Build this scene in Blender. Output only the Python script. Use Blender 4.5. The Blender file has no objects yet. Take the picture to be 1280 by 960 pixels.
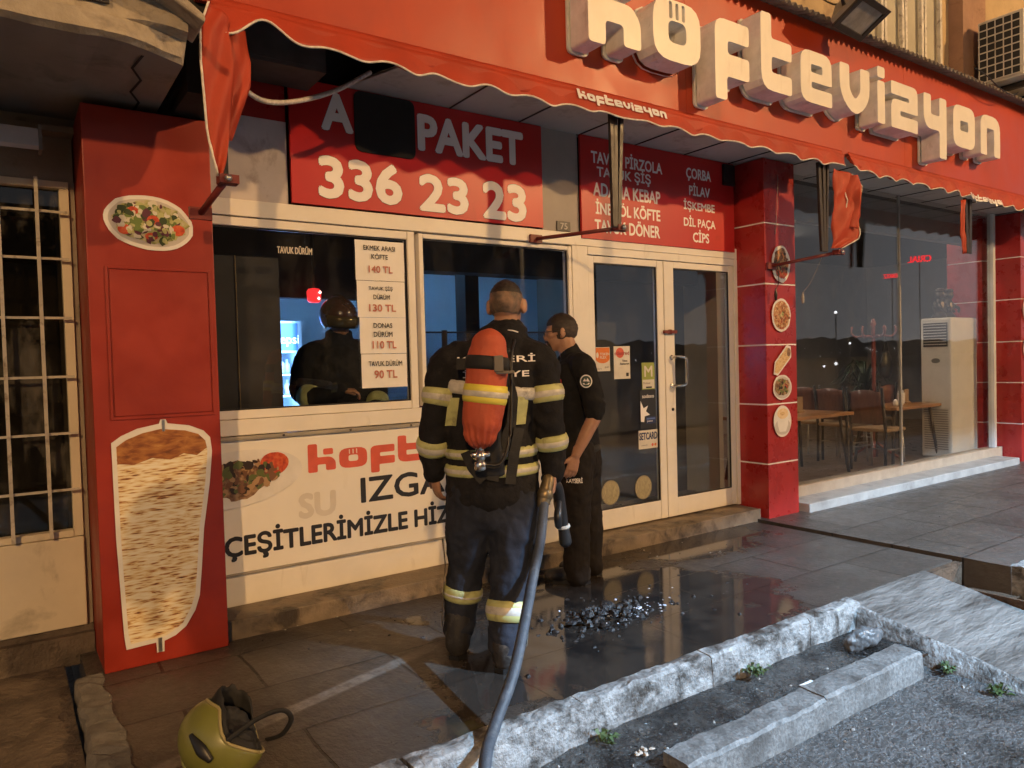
import bpy, math, random
from mathutils import Vector, Matrix, noise as mnoise
R = math.radians
rnd = random.Random(7)
scn = bpy.context.scene
COL = scn.collection

# ---------------------------------------------------------------- camera
cam_d = bpy.data.cameras.new('camera')
cam = bpy.data.objects.new('camera', cam_d); COL.objects.link(cam)
cam_d.sensor_width = 36; cam_d.lens = 36 * 923.8 / 1280
cam_d.clip_start = .05; cam_d.clip_end = 2000
def cam_axes(yaw, pitch, roll):
    f = Vector((math.sin(yaw) * math.cos(pitch), math.cos(yaw) * math.cos(pitch), -math.sin(pitch)))
    r = Vector((math.cos(yaw), -math.sin(yaw), 0)); d = f.cross(r)
    return math.cos(roll) * r + math.sin(roll) * d, -math.sin(roll) * r + math.cos(roll) * d, f
r_, d_, f_ = cam_axes(R(34.61), R(1.664), R(1.569))
m = Matrix.Identity(4)
for i in range(3):
    m[i][0] = r_[i]; m[i][1] = -d_[i]; m[i][2] = -f_[i]
m[0][3], m[1][3], m[2][3] = 0, 0, 1.40
cam.matrix_world = m
scn.camera = cam

# ---------------------------------------------------------------- sky, exposure
w = bpy.data.worlds.new('World'); scn.world = w; w.use_nodes = True
nt = w.node_tree; bg = nt.nodes['Background']
SKY_LOW, SKY_MID, SKY_TOP, SKY_STRENGTH = (.72, .71, .74, 1), (.50, .49, .52, 1), (.04, .055, .085, 1), .66
tc = nt.nodes.new('ShaderNodeTexCoord'); sx = nt.nodes.new('ShaderNodeSeparateXYZ')
rp = nt.nodes.new('ShaderNodeValToRGB')
nt.links.new(tc.outputs['Generated'], sx.inputs[0]); nt.links.new(sx.outputs['Z'], rp.inputs[0])
rp.color_ramp.elements[0].position = 0; rp.color_ramp.elements[0].color = SKY_LOW
rp.color_ramp.elements[1].position = .6; rp.color_ramp.elements[1].color = SKY_TOP
e = rp.color_ramp.elements.new(.2); e.color = SKY_MID
nt.links.new(rp.outputs[0], bg.inputs['Color']); bg.inputs['Strength'].default_value = SKY_STRENGTH
vs = scn.view_settings
vs.view_transform = 'Standard'; vs.look = 'None'; vs.exposure = .14; vs.gamma = 1; vs.use_curve_mapping = False

# lamp numbers (each lamp is made by the builder of the thing that carries it)
LAMP_RIGHT = dict(pos=(13.0, -8.5, 8.2), power=6500, col=(1, .585, .235))
LAMP_LEFT = dict(pos=(-6.0, -8.5, 7.0), power=4300, col=(1, .57, .22))
FLOOD = dict(pos=(5.5, -3.0, 4.5), aim=(5.0, 2.0, -.2), power=6800, col=(.42, .70, 1), size=120)

# ---------------------------------------------------------------- materials
MATS = {}
def nd(t, kind, **inp):
    n = t.nodes.new(kind)
    for k, v in inp.items(): n.inputs[k].default_value = v
    return n
def noise_fac(t, coord, scale, detail=4, rough=.55, stretch=None, lo=.35, hi=.65, dist=0):
    src = coord
    if stretch:
        mp = t.nodes.new('ShaderNodeMapping'); mp.inputs['Scale'].default_value = stretch
        t.links.new(coord, mp.inputs[0]); src = mp.outputs[0]
    n = nd(t, 'ShaderNodeTexNoise', Scale=scale, Detail=detail, Roughness=rough, Distortion=dist)
    t.links.new(src, n.inputs['Vector'])
    r = nd(t, 'ShaderNodeMapRange'); r.clamp = True
    r.inputs[1].default_value = lo; r.inputs[2].default_value = hi
    t.links.new(n.outputs['Fac'], r.inputs[0])
    return r.outputs[0]
def mixc(t, fac, a, b):
    m = t.nodes.new('ShaderNodeMix'); m.data_type = 'RGBA'
    if isinstance(fac, (int, float)): m.inputs[0].default_value = fac
    else: t.links.new(fac, m.inputs[0])
    for i, c in ((6, a), (7, b)):
        if isinstance(c, tuple): m.inputs[i].default_value = (*c[:3], 1)
        else: t.links.new(c, m.inputs[i])
    return m.outputs[2]
def math_(t, op, a, b=None, clamp=False):
    m = t.nodes.new('ShaderNodeMath'); m.operation = op; m.use_clamp = clamp
    for i, c in enumerate((a, b)):
        if c is None: continue
        if isinstance(c, (int, float)): m.inputs[i].default_value = c
        else: t.links.new(c, m.inputs[i])
    return m.outputs[0]
def M(name, base, rough=.6, metal=0., var=.2, vscale=4., stretch=None, bump=0., bscale=60., bstretch=None,
      stain=None, sscale=6., slo=.55, shi=.7, sstretch=None, spec=.5, emis=None, estr=0., coat=0., rvar=0.):
    if name in MATS: return MATS[name]
    mt = bpy.data.materials.new(name); mt.use_nodes = True; t = mt.node_tree
    b = t.nodes['Principled BSDF']; MATS[name] = mt
    tc = t.nodes.new('ShaderNodeTexCoord'); co = tc.outputs['Object']
    c = tuple(base)
    if var: 
        f = noise_fac(t, co, vscale, 5, .6, stretch, .3, .7)
        c = mixc(t, f, tuple(x * (1 - var) for x in base), tuple(min(1, x * (1 + var)) for x in base))
    if stain:
        f = noise_fac(t, co, sscale, 6, .65, sstretch, slo, shi, .4)
        c = mixc(t, f, c, stain)
    if isinstance(c, tuple): b.inputs['Base Color'].default_value = (*c, 1)
    else: t.links.new(c, b.inputs['Base Color'])
    b.inputs['Roughness'].default_value = rough; b.inputs['Metallic'].default_value = metal
    b.inputs['Specular IOR Level'].default_value = spec
    if rvar:
        f = noise_fac(t, co, vscale * 2, 4, .6, None, .3, .7)
        mr = nd(t, 'ShaderNodeMapRange'); mr.inputs[3].default_value = max(.03, rough - rvar); mr.inputs[4].default_value = min(1, rough + rvar)
        t.links.new(f, mr.inputs[0]); t.links.new(mr.outputs[0], b.inputs['Roughness'])
    if coat: b.inputs['Coat Weight'].default_value = coat; b.inputs['Coat Roughness'].default_value = .15
    if bump:
        src = co
        if bstretch:
            mp = t.nodes.new('ShaderNodeMapping'); mp.inputs['Scale'].default_value = bstretch
            t.links.new(co, mp.inputs[0]); src = mp.outputs[0]
        n = nd(t, 'ShaderNodeTexNoise', Scale=bscale, Detail=5, Roughness=.6); t.links.new(src, n.inputs['Vector'])
        bp = nd(t, 'ShaderNodeBump', Strength=1.0, Distance=bump); t.links.new(n.outputs['Fac'], bp.inputs['Height'])
        t.links.new(bp.outputs[0], b.inputs['Normal'])
    if emis:
        b.inputs['Emission Color'].default_value = (*emis, 1); b.inputs['Emission Strength'].default_value = estr
    return mt
def glass(name, ior=1.9, tint=(.85, .9, .95), smear=0.):
    mt = bpy.data.materials.new(name); mt.use_nodes = True; t = mt.node_tree
    t.nodes.clear(); out = t.nodes.new('ShaderNodeOutputMaterial')
    tr = nd(t, 'ShaderNodeBsdfTransparent', Color=(*tint, 1)); gl = nd(t, 'ShaderNodeBsdfGlossy', Roughness=.012, Color=(1, 1, 1, 1))
    lw = nd(t, 'ShaderNodeLayerWeight', Blend=.5); mx = t.nodes.new('ShaderNodeMixShader')
    f5 = math_(t, 'MULTIPLY_ADD', math_(t, 'POWER', lw.outputs['Facing'], 4.6), 1 - ior); f5.node.inputs[2].default_value = ior   # ior holds the reflectance seen head-on
    t.links.new(f5, mx.inputs[0]); t.links.new(tr.outputs[0], mx.inputs[1]); t.links.new(gl.outputs[0], mx.inputs[2])
    last = mx.outputs[0]
    if smear:
        tc = t.nodes.new('ShaderNodeTexCoord')
        f = noise_fac(t, tc.outputs['Object'], 5, 7, .7, (1, 1, .5), .5, .85)
        df = nd(t, 'ShaderNodeBsdfDiffuse', Color=(.5, .48, .45, 1)); m2 = t.nodes.new('ShaderNodeMixShader')
        t.links.new(math_(t, 'MULTIPLY', f, smear), m2.inputs[0]); t.links.new(last, m2.inputs[1]); t.links.new(df.outputs[0], m2.inputs[2]); last = m2.outputs[0]
    t.links.new(last, out.inputs[0]); MATS[name] = mt
    return mt

white_al = M('white_lacquered_aluminium', (.74, .70, .63), .42, var=.07, vscale=3, stain=(.45, .40, .33), sscale=7, slo=.62, shi=.85, sstretch=(1, 1, .25), bump=.0006, bscale=25)
red_paint = M('red_painted_metal', (.28, .022, .009), .45, var=.25, vscale=2.2, stain=(.26, .022, .012), sscale=5, slo=.55, shi=.8, bump=.0012, bscale=18, rvar=.1)
red_tile = M('red_glazed_cladding', (.33, .020, .018), .3, var=.2, vscale=3, stain=(.2, .012, .012), sscale=4, slo=.55, shi=.8, bump=.001, bscale=12, rvar=.08)
red_sign = M('red_vinyl_sign', (.46, .016, .016), .38, var=.1, vscale=2, stain=(.3, .012, .012), sscale=5, slo=.6, shi=.9)
orange_red = M('orange_red_fascia_panel', (.45, .046, .009), .46, var=.1, vscale=1.3, stain=(.36, .04, .015), sscale=2.5, slo=.5, shi=.85, sstretch=(1, 1, .35), bump=.0015, bscale=5, rvar=.08)
canvas_red = M('orange_red_awning_canvas', (.40, .038, .008), .62, var=.16, vscale=4, bump=.0012, bscale=160, stain=(.3, .035, .015), sscale=6, slo=.6, shi=.85)
piping_m = M('white_awning_piping', (.72, .66, .58), .7, var=.25, vscale=30)
letter_face = M('ivory_letter_face', (.80, .73, .60), .4, var=.06, vscale=4, stain=(.6, .5, .36), sscale=9, slo=.6, shi=.85, sstretch=(1, 1, .2))
letter_side = M('grey_letter_return', (.70, .69, .68), .5, var=.2, vscale=6, stain=(.3, .27, .24), sscale=9, slo=.58, shi=.8, sstretch=(1, 1, .4))
print_white = M('white_print', (.80, .77, .76), .5, var=.06)
print_black = M('black_print', (.012, .011, .012), .5, var=.1)
print_red = M('faded_red_print', (.62, .10, .06), .5, var=.15, vscale=9)
print_dark = M('dark_outline_print', (.05, .01, .012), .5, var=.1)
ghost_print = M('ghost_of_old_print', (.64, .59, .52), .5, var=.06)
banner_m = M('white_vinyl_banner', (.78, .74, .67), .45, var=.05, vscale=1.5, bump=.003, bscale=3.5, stain=(.62, .56, .47), sscale=3, slo=.6, shi=.85)
paper_m = M('white_paper', (.78, .76, .73), .6, var=.05, bump=.0025, bscale=14)
dark_metal = M('dark_painted_metal', (.022, .016, .014), .45, var=.3, vscale=10, rvar=.1)
rust_metal = M('red_brown_bracket_paint', (.16, .022, .018), .5, var=.25, vscale=9)
chrome = M('worn_chrome', (.62, .6, .57), .22, metal=1, var=.15, vscale=20)
steel = M('brushed_steel', (.5, .5, .5), .35, metal=1, var=.15, vscale=14)
black_plastic = M('black_plastic', (.013, .013, .014), .4, var=.2, vscale=15)
black_web = M('black_webbing', (.012, .012, .013), .75, var=.3, vscale=60, bump=.0008, bscale=220)
soffit_m = M('grey_soffit_panel', (.42, .41, .40), .5, var=.12, vscale=2, stain=(.25, .23, .21), sscale=4)
cavity_m = M('near_black_cavity', (.02, .018, .017), .9, var=.4, vscale=7)  # near-black fill for openings, cracks and gaps
grey_panel = M('grey_wall_panel', (.30, .27, .25), .55, var=.12, vscale=3)
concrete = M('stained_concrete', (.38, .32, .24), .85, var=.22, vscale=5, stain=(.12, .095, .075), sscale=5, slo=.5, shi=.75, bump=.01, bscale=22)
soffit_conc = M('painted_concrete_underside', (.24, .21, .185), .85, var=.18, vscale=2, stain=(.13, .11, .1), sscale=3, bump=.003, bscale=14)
cream_paint = M('cream_painted_steel', (.68, .60, .45), .55, var=.1, vscale=2, stain=(.28, .23, .15), sscale=2.6, slo=.58, shi=.8, bump=.002, bscale=9)
old_wall = M('dirty_painted_wall', (.30, .255, .20), .8, var=.18, vscale=2.5, stain=(.15, .12, .095), sscale=4, bump=.004, bscale=20)
upper_wall = M('ochre_rendered_wall', (.52, .38, .21), .85, var=.15, vscale=2, stain=(.34, .24, .14), sscale=3, bump=.004, bscale=25)
brown_wall = M('brown_rendered_pier', (.34, .20, .13), .85, var=.2, vscale=3, stain=(.2, .11, .07), sscale=3, bump=.004, bscale=25)
shop_glass = glass('shopfront_glass', .045, (.86, .89, .92), .05)
film_glass = glass('big_window_glass', .035, (.90, .91, .91), .03)
dark_glass = glass('old_window_glass', .03, (.6, .58, .52), .35)

# ---------------------------------------------------------------- mesh builder
def lerp(a, b, t): return a + (b - a) * t
class MB:
    def __init__(s): s.v = []; s.f = []; s.sm = []; s.mi = []; s.cur = 0
    def add(s, vs, fs, smooth=False, mi=None):
        o = len(s.v); s.v += [Vector(p) for p in vs]
        for q in fs:
            s.f.append([i + o for i in q]); s.sm.append(smooth); s.mi.append(s.cur if mi is None else mi)
        return s
    def box(s, x0, x1, y0, y1, z0, z1, M4=None, mi=None):
        vs = [Vector((x, y, z)) for x in (x0, x1) for y in (y0, y1) for z in (z0, z1)]
        if M4: vs = [M4 @ p for p in vs]
        return s.add(vs, [(0, 1, 3, 2), (4, 6, 7, 5), (0, 4, 5, 1), (2, 3, 7, 6), (0, 2, 6, 4), (1, 5, 7, 3)], False, mi)
    def quad(s, *p, mi=None): return s.add(p, [tuple(range(len(p)))], False, mi)
    def chain(s, pts, rad, seg=14, ref=(0, 1, 0), sub=4, caps=True, smooth=True, mi=None, capk=1.0):
        """lofted tube through pts; rad = list of r or (rx, ry); caps are rounded"""
        P = [Vector(p) for p in pts]; Q = [(r, r) if isinstance(r, (int, float)) else r for r in rad]
        n = len(P)
        C = []; A = []
        for i in range(n - 1):
            p0, p1, p2, p3 = P[max(i - 1, 0)], P[i], P[i + 1], P[min(i + 2, n - 1)]
            for k in range(sub):
                t = k / sub
                a = (2 * p1 + (p2 - p0) * t + (2 * p0 - 5 * p1 + 4 * p2 - p3) * t * t + (3 * p1 - p0 - 3 * p2 + p3) * t ** 3) * .5 if sub > 1 else p1.copy()
                tt = t * t * (3 - 2 * t)
                C.append(a); A.append((lerp(Q[i][0], Q[i + 1][0], tt), lerp(Q[i][1], Q[i + 1][1], tt)))
        C.append(P[-1]); A.append(Q[-1])
        N = len(C); T = []
        for i in range(N):
            d = C[min(i + 1, N - 1)] - C[max(i - 1, 0)]
            T.append(d.normalized() if d.length > 1e-9 else Vector((0, 0, 1)))
        rings = []
        if caps:
            for k in (85, 60, 35, 15):
                a = R(k); rings.append((C[0] - T[0] * math.sin(a) * min(A[0]) * capk, T[0], (A[0][0] * math.cos(a), A[0][1] * math.cos(a))))
        for i in range(N): rings.append((C[i], T[i], A[i]))
        if caps:
            for k in (15, 35, 60, 85):
                a = R(k); rings.append((C[-1] + T[-1] * math.sin(a) * min(A[-1]) * capk, T[-1], (A[-1][0] * math.cos(a), A[-1][1] * math.cos(a))))
        ref = Vector(ref); vs = []; u_prev = None
        for c, t, (rx, ry) in rings:
            u = ref.cross(t)
            if u.length < .15 and u_prev is not None: u = u_prev - t * u_prev.dot(t)
            elif u.length < .15: u = Vector((1, 0, 0)).cross(t) if abs(t.x) < .9 else Vector((0, 0, 1)).cross(t)
            u.normalize(); v = t.cross(u); u_prev = u
            for j in range(seg):
                a = 2 * math.pi * j / seg
                vs.append(c + u * math.cos(a) * rx + v * math.sin(a) * ry)
        fs = []
        for i in range(len(rings) - 1):
            for j in range(seg):
                k = (j + 1) % seg
                fs.append((i * seg + j, i * seg + k, (i + 1) * seg + k, (i + 1) * seg + j))
        fs.append(tuple(reversed(range(seg)))); fs.append(tuple(range((len(rings) - 1) * seg, len(rings) * seg)))
        return s.add(vs, fs, smooth, mi)
    def tube(s, pts, r, seg=8, sub=1, mi=None, smooth=True):
        return s.chain(pts, [r] * len(pts), seg=seg, ref=(.13, .31, .94), sub=sub, caps=False, smooth=smooth, mi=mi)
    def ell(s, c, r, seg=20, rings=12, M4=None, mi=None):
        vs = []; fs = []
        for i in range(rings + 1):
            th = math.pi * i / rings
            for j in range(seg):
                a = 2 * math.pi * j / seg
                p = Vector((r[0] * math.sin(th) * math.cos(a), r[1] * math.sin(th) * math.sin(a), r[2] * math.cos(th)))
                if M4: p = M4 @ p
                vs.append(Vector(c) + p)
        for i in range(rings):
            for j in range(seg):
                k = (j + 1) % seg
                fs.append((i * seg + j, (i + 1) * seg + j, (i + 1) * seg + k, i * seg + k))
        return s.add(vs, fs, True, mi)
    def prism(s, poly, y0, y1, mi=None, M4=None, smooth=False):
        """poly in x, z; extruded from y0 (front) to y1"""
        n = len(poly); vs = [Vector((x, y0, z)) for x, z in poly] + [Vector((x, y1, z)) for x, z in poly]
        if M4: vs = [M4 @ p for p in vs]
        fs = [tuple(range(n)), tuple(reversed(range(n, 2 * n)))] + [(i, i + n, (i + 1) % n + n, (i + 1) % n) for i in range(n)]
        return s.add(vs, fs, smooth, mi)
    def lathe(s, c, prof, seg=20, M4=None, mi=None):
        vs = []
        for r, z in prof:
            for j in range(seg):
                a = 2 * math.pi * j / seg; p = Vector((r * math.cos(a), r * math.sin(a), z))
                vs.append(Vector(c) + (M4 @ p if M4 else p))
        fs = []
        for i in range(len(prof) - 1):
            for j in range(seg):
                k = (j + 1) % seg; fs.append((i * seg + j, i * seg + k, (i + 1) * seg + k, (i + 1) * seg + j))
        fs.append(tuple(reversed(range(seg)))); fs.append(tuple(range((len(prof) - 1) * seg, len(prof) * seg)))
        return s.add(vs, fs, True, mi)
    def mesh(s, name):
        me = bpy.data.meshes.new(name); me.from_pydata([tuple(p) for p in s.v], [], s.f)
        me.polygons.foreach_set('use_smooth', s.sm); me.polygons.foreach_set('material_index', s.mi); me.update()
        return me
    def build(s, name, mats, parent=None, label=None, cat=None, group=None, kind=None, bevel=0, keep=False, solid=0):
        mats = mats if isinstance(mats, (list, tuple)) else [mats]
        if parent is not None: off = Vector(parent.get('_o', (0, 0, 0)))
        elif kind == 'structure' or keep: off = Vector((0, 0, 0))
        else:
            lo = Vector([min(p[i] for p in s.v) for i in range(3)]); hi = Vector([max(p[i] for p in s.v) for i in range(3)])
            off = Vector(((lo.x + hi.x) / 2, (lo.y + hi.y) / 2, lo.z))
        for p in s.v: p -= off
        o = bpy.data.objects.new(name, s.mesh(name)); COL.objects.link(o)
        for mt in mats: o.data.materials.append(mt)
        if parent is not None: o.parent = parent; o['_o'] = list(off)
        else: o.location = off; o['_o'] = list(off)
        if bevel:
            b = o.modifiers.new('bevel', 'BEVEL'); b.width = bevel; b.segments = 2; b.limit_method = 'ANGLE'; b.angle_limit = R(40)
        if solid:
            b = o.modifiers.new('solid', 'SOLIDIFY'); b.thickness = solid; b.offset = 0
        tag(o, label, cat, group, kind); return o
def tag(o, label=None, cat=None, group=None, kind=None):
    for k, v in (('label', label), ('category', cat), ('group', group), ('kind', kind)):
        if v: o[k] = v
    return o
def thing(name, label, cat, loc=(0, 0, 0), rz=0, group=None, local=False, kind=None):
    o = bpy.data.objects.new(name, None); COL.objects.link(o); o.empty_display_size = .1
    o.location = loc; o.rotation_euler = (0, 0, rz); o['_o'] = [0, 0, 0] if local else list(loc)
    return tag(o, label, cat, group, kind)
def evaluated(ob):
    dg = bpy.context.evaluated_depsgraph_get(); dg.update()
    return bpy.data.meshes.new_from_object(ob.evaluated_get(dg))
def fused(mb, voxel, smooth=4, disp=None):
    """one continuous skin round the lofted pieces of mb (voxel remesh + smoothing); returns a new MB"""
    me = mb.mesh('tmp'); o = bpy.data.objects.new('tmp', me); COL.objects.link(o)
    r = o.modifiers.new('r', 'REMESH'); r.mode = 'VOXEL'; r.voxel_size = voxel
    if smooth:
        q = o.modifiers.new('s', 'SMOOTH'); q.factor = .5; q.iterations = smooth
    ev = evaluated(o); out = MB()
    vs = [v.co.copy() for v in ev.vertices]
    if disp:
        ns = [v.normal.copy() for v in ev.vertices]
        vs = [p + n * disp(p, n) for p, n in zip(vs, ns)]
    out.add(vs, [tuple(p.vertices) for p in ev.polygons], True)
    bpy.data.objects.remove(o); bpy.data.meshes.remove(me); bpy.data.meshes.remove(ev)
    return out

# ---------------------------------------------------------------- lettering
def flat_text(s, bold=0., space=1.):
    cu = bpy.data.curves.new('t', 'FONT'); cu.body = s; cu.size = 1; cu.offset = bold; cu.resolution_u = 3; cu.space_character = space
    o = bpy.data.objects.new('t', cu); COL.objects.link(o); me = evaluated(o)
    vs = [(v.co.x, v.co.y) for v in me.vertices]; fs = [tuple(p.vertices) for p in me.polygons]
    bpy.data.objects.remove(o); bpy.data.curves.remove(cu); bpy.data.meshes.remove(me)
    return vs, fs
def put_text(mb, s, x0, x1, z0, z1, y, bold=.012, space=1., at=None, grow=0, mi=None):
    """fit the string s into the box; at(u, v) may place it on another surface; weight comes from shifted copies"""
    vs, fs = flat_text(s, 0, space)
    if not vs: return mb
    ax, bx = min(v[0] for v in vs), max(v[0] for v in vs); ay, by = min(v[1] for v in vs), max(v[1] for v in vs)
    w_ = (bold + grow * 1.5) * (bx - ax) / max(1e-6, bx - ax); sz = (z1 - z0) / (by - ay)
    b = bold * .62 * sz + grow; x0, x1, z0, z1 = x0 + b * (0 if grow else 1), x1 - b * (0 if grow else 1), z0 + b * (0 if grow else 1), z1 - b * (0 if grow else 1)
    sh = [(0, 0)] if b < 1e-4 else [(b * math.cos(k * .785), b * math.sin(k * .785)) for k in range(8)]
    for n_, (dx, dz) in enumerate(sh):
        P = []
        for a, c in vs:
            X = lerp(x0, x1, (a - ax) / (bx - ax)) + dx; Z = lerp(z0, z1, (c - ay) / (by - ay)) + dz
            p = Vector(at(X, Z) if at else (X, y, Z)); p.y -= .00012 * n_; P.append(p)
        mb.add(P, fs, False, mi)
    return mb
def rounded(poly, rad=.9, n=4):
    out = []; N = len(poly)
    for i in range(N):
        p = Vector(poly[i][:2]); r = poly[i][2] if len(poly[i]) > 2 else rad
        a = Vector(poly[i - 1][:2]); b = Vector(poly[(i + 1) % N][:2])
        da, db = (a - p), (b - p); r1 = min(r, da.length * .48, db.length * .48)
        pa, pb = p + da.normalized() * r1, p + db.normalized() * r1
        if r1 < .05: out.append(tuple(p)); continue
        for k in range(n + 1):
            t = k / n; q = pa * (1 - t) ** 2 + p * 2 * t * (1 - t) + pb * t * t; out.append(tuple(q))
    return out
SQ = lambda x0, z0, x1, z1, r=.6: rounded([(x0, z0), (x1, z0), (x1, z1), (x0, z1)], r)
GL = {
 'k': ([rounded([(0, -.6), (3, -.6), (3, 3.2), (6.2, 3.2), (6.2, 0), (9.4, 0), (9.4, 4.4, 2.5), (7.8, 6.6, 2.5), (3, 6.6), (3, 13.5), (0, 13.5)], .7)], [], [SQ(5.4, 8.0, 8.6, 10.8)]),
 'ö': ([SQ(0, 0, 10, 10, 3.4)], [SQ(3.1, 3.0, 6.9, 6.6, 1.2)], [SQ(3.35, 6.9, 4.0, 9.6, .25), SQ(4.68, 6.9, 5.32, 9.6, .25), SQ(6.0, 6.9, 6.65, 9.6, .25)]),
 'f': ([rounded([(0, -4), (3, -4), (3, .2), (9, .2), (9, 4.1), (3.3, 4.1), (3.3, 6.4), (9, 6.4), (9, 10), (0, 10, 2.4)], .7)], [], []),
 't': ([rounded([(0, 0, 3.2), (9.2, 0), (9.2, 3.4), (3.1, 3.4), (3.1, 6.3), (9.2, 6.3), (9.2, 9.6), (3.1, 9.6), (3.1, 14), (0, 14)], .7)], [], []),
 'e': ([rounded([(0, 0, 2.6), (9.4, 0), (9.4, 2.9), (3.2, 2.9), (3.2, 4.1), (9.4, 4.1), (9.4, 10, 2.6), (0, 10, 2.6)], .5)], [SQ(3.1, 5.9, 6.5, 7.5, .4)], []),
 'v': ([rounded([(0, 10), (3, 10), (3, 5, 2), (4.75, 3.2, 1), (6.5, 5, 2), (6.5, 10), (9.5, 10), (9.5, 3.4, 3), (4.75, -.5, 3), (0, 3.4, 3)], .6)], [], []),
 'i': ([SQ(0, 0, 2.9, 9, .6)], [], [SQ(0, 9.7, 2.9, 12, .6)]),
 'z': ([rounded([(0, 0), (9.5, 0), (9.5, 2.9), (3.2, 2.9), (3.2, 4), (9.5, 4), (9.5, 10, 1.8), (0, 10), (0, 7.2), (6.3, 7.2), (6.3, 6.3), (0, 6.3, 1.8)], .4)], [], []),
 'y': ([rounded([(0, 10), (3, 10), (3, 5.6), (6.5, 5.6), (6.5, 10), (9.5, 10), (9.5, -4), (6.5, -4), (6.5, 2.2), (1.5, 2.2, 2), (0, 4.2, 2)], .6)], [], []),
 'o': ([SQ(0, 0, 9.5, 10, 2.6)], [SQ(3, 4.0, 6.5, 6.4, .6)], []),
 'n': ([rounded([(0, 0), (3, 0), (3, 6.8), (6.5, 6.8), (6.5, 0), (9.5, 0), (9.5, 10, 3.6), (0, 10, 3.0)], .5)], [], []),
}
GW = {'i': 2.9, 'k': 9.4, 'ö': 10, 'f': 9, 't': 9.2}
def glyph(ch, depth=0., grow=0.):
    """filled outline with holes, unit: x-height 10; returns verts (x, z, d) and faces"""
    outer, holes, extra = GL[ch]; cu = bpy.data.curves.new('g', 'CURVE'); cu.dimensions = '2D'; cu.fill_mode = 'BOTH'
    cu.extrude = depth / 2; cu.offset = grow
    for poly in outer + holes + extra:
        if depth == 0 and poly in extra and ch == 'ö': pass
        sp = cu.splines.new('POLY'); sp.points.add(len(poly) - 1); sp.use_cyclic_u = True
        for i, (a, b) in enumerate(poly): sp.points[i].co = (a, b, 0, 1)
    o = bpy.data.objects.new('g', cu); COL.objects.link(o); me = evaluated(o)
    vs = [v.co.copy() for v in me.vertices]; fs = [tuple(p.vertices) for p in me.polygons]; ns = [p.normal.copy() for p in me.polygons]
    bpy.data.objects.remove(o); bpy.data.curves.remove(cu); bpy.data.meshes.remove(me)
    return vs, fs, ns
def put_logo(mb, x0, x1, z0, z1, y, word='köftevizyon', at=None, bold=.25, mi=None, gap=1.6):
    """the shop's lettering, flat; x-height runs z0..z1"""
    tot = sum(GW.get(c, 9.5) for c in word) + gap * (len(word) - 1); k = (x1 - x0) / tot; h = (z1 - z0) / 10; X = 0
    for c in word:
        vs, fs, ns = glyph(c, 0, bold)
        P = [(x0 + (X + p.x) * k, z0 + p.y * h) for p in vs]
        mb.add([at(a, b) if at else (a, y, b) for a, b in P], fs, False, mi); X += GW.get(c, 9.5) + gap
    return mb
def fbm(p, s=1., o=3): return mnoise.fractal(Vector(p) * s, .7, 2.1, o)

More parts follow.
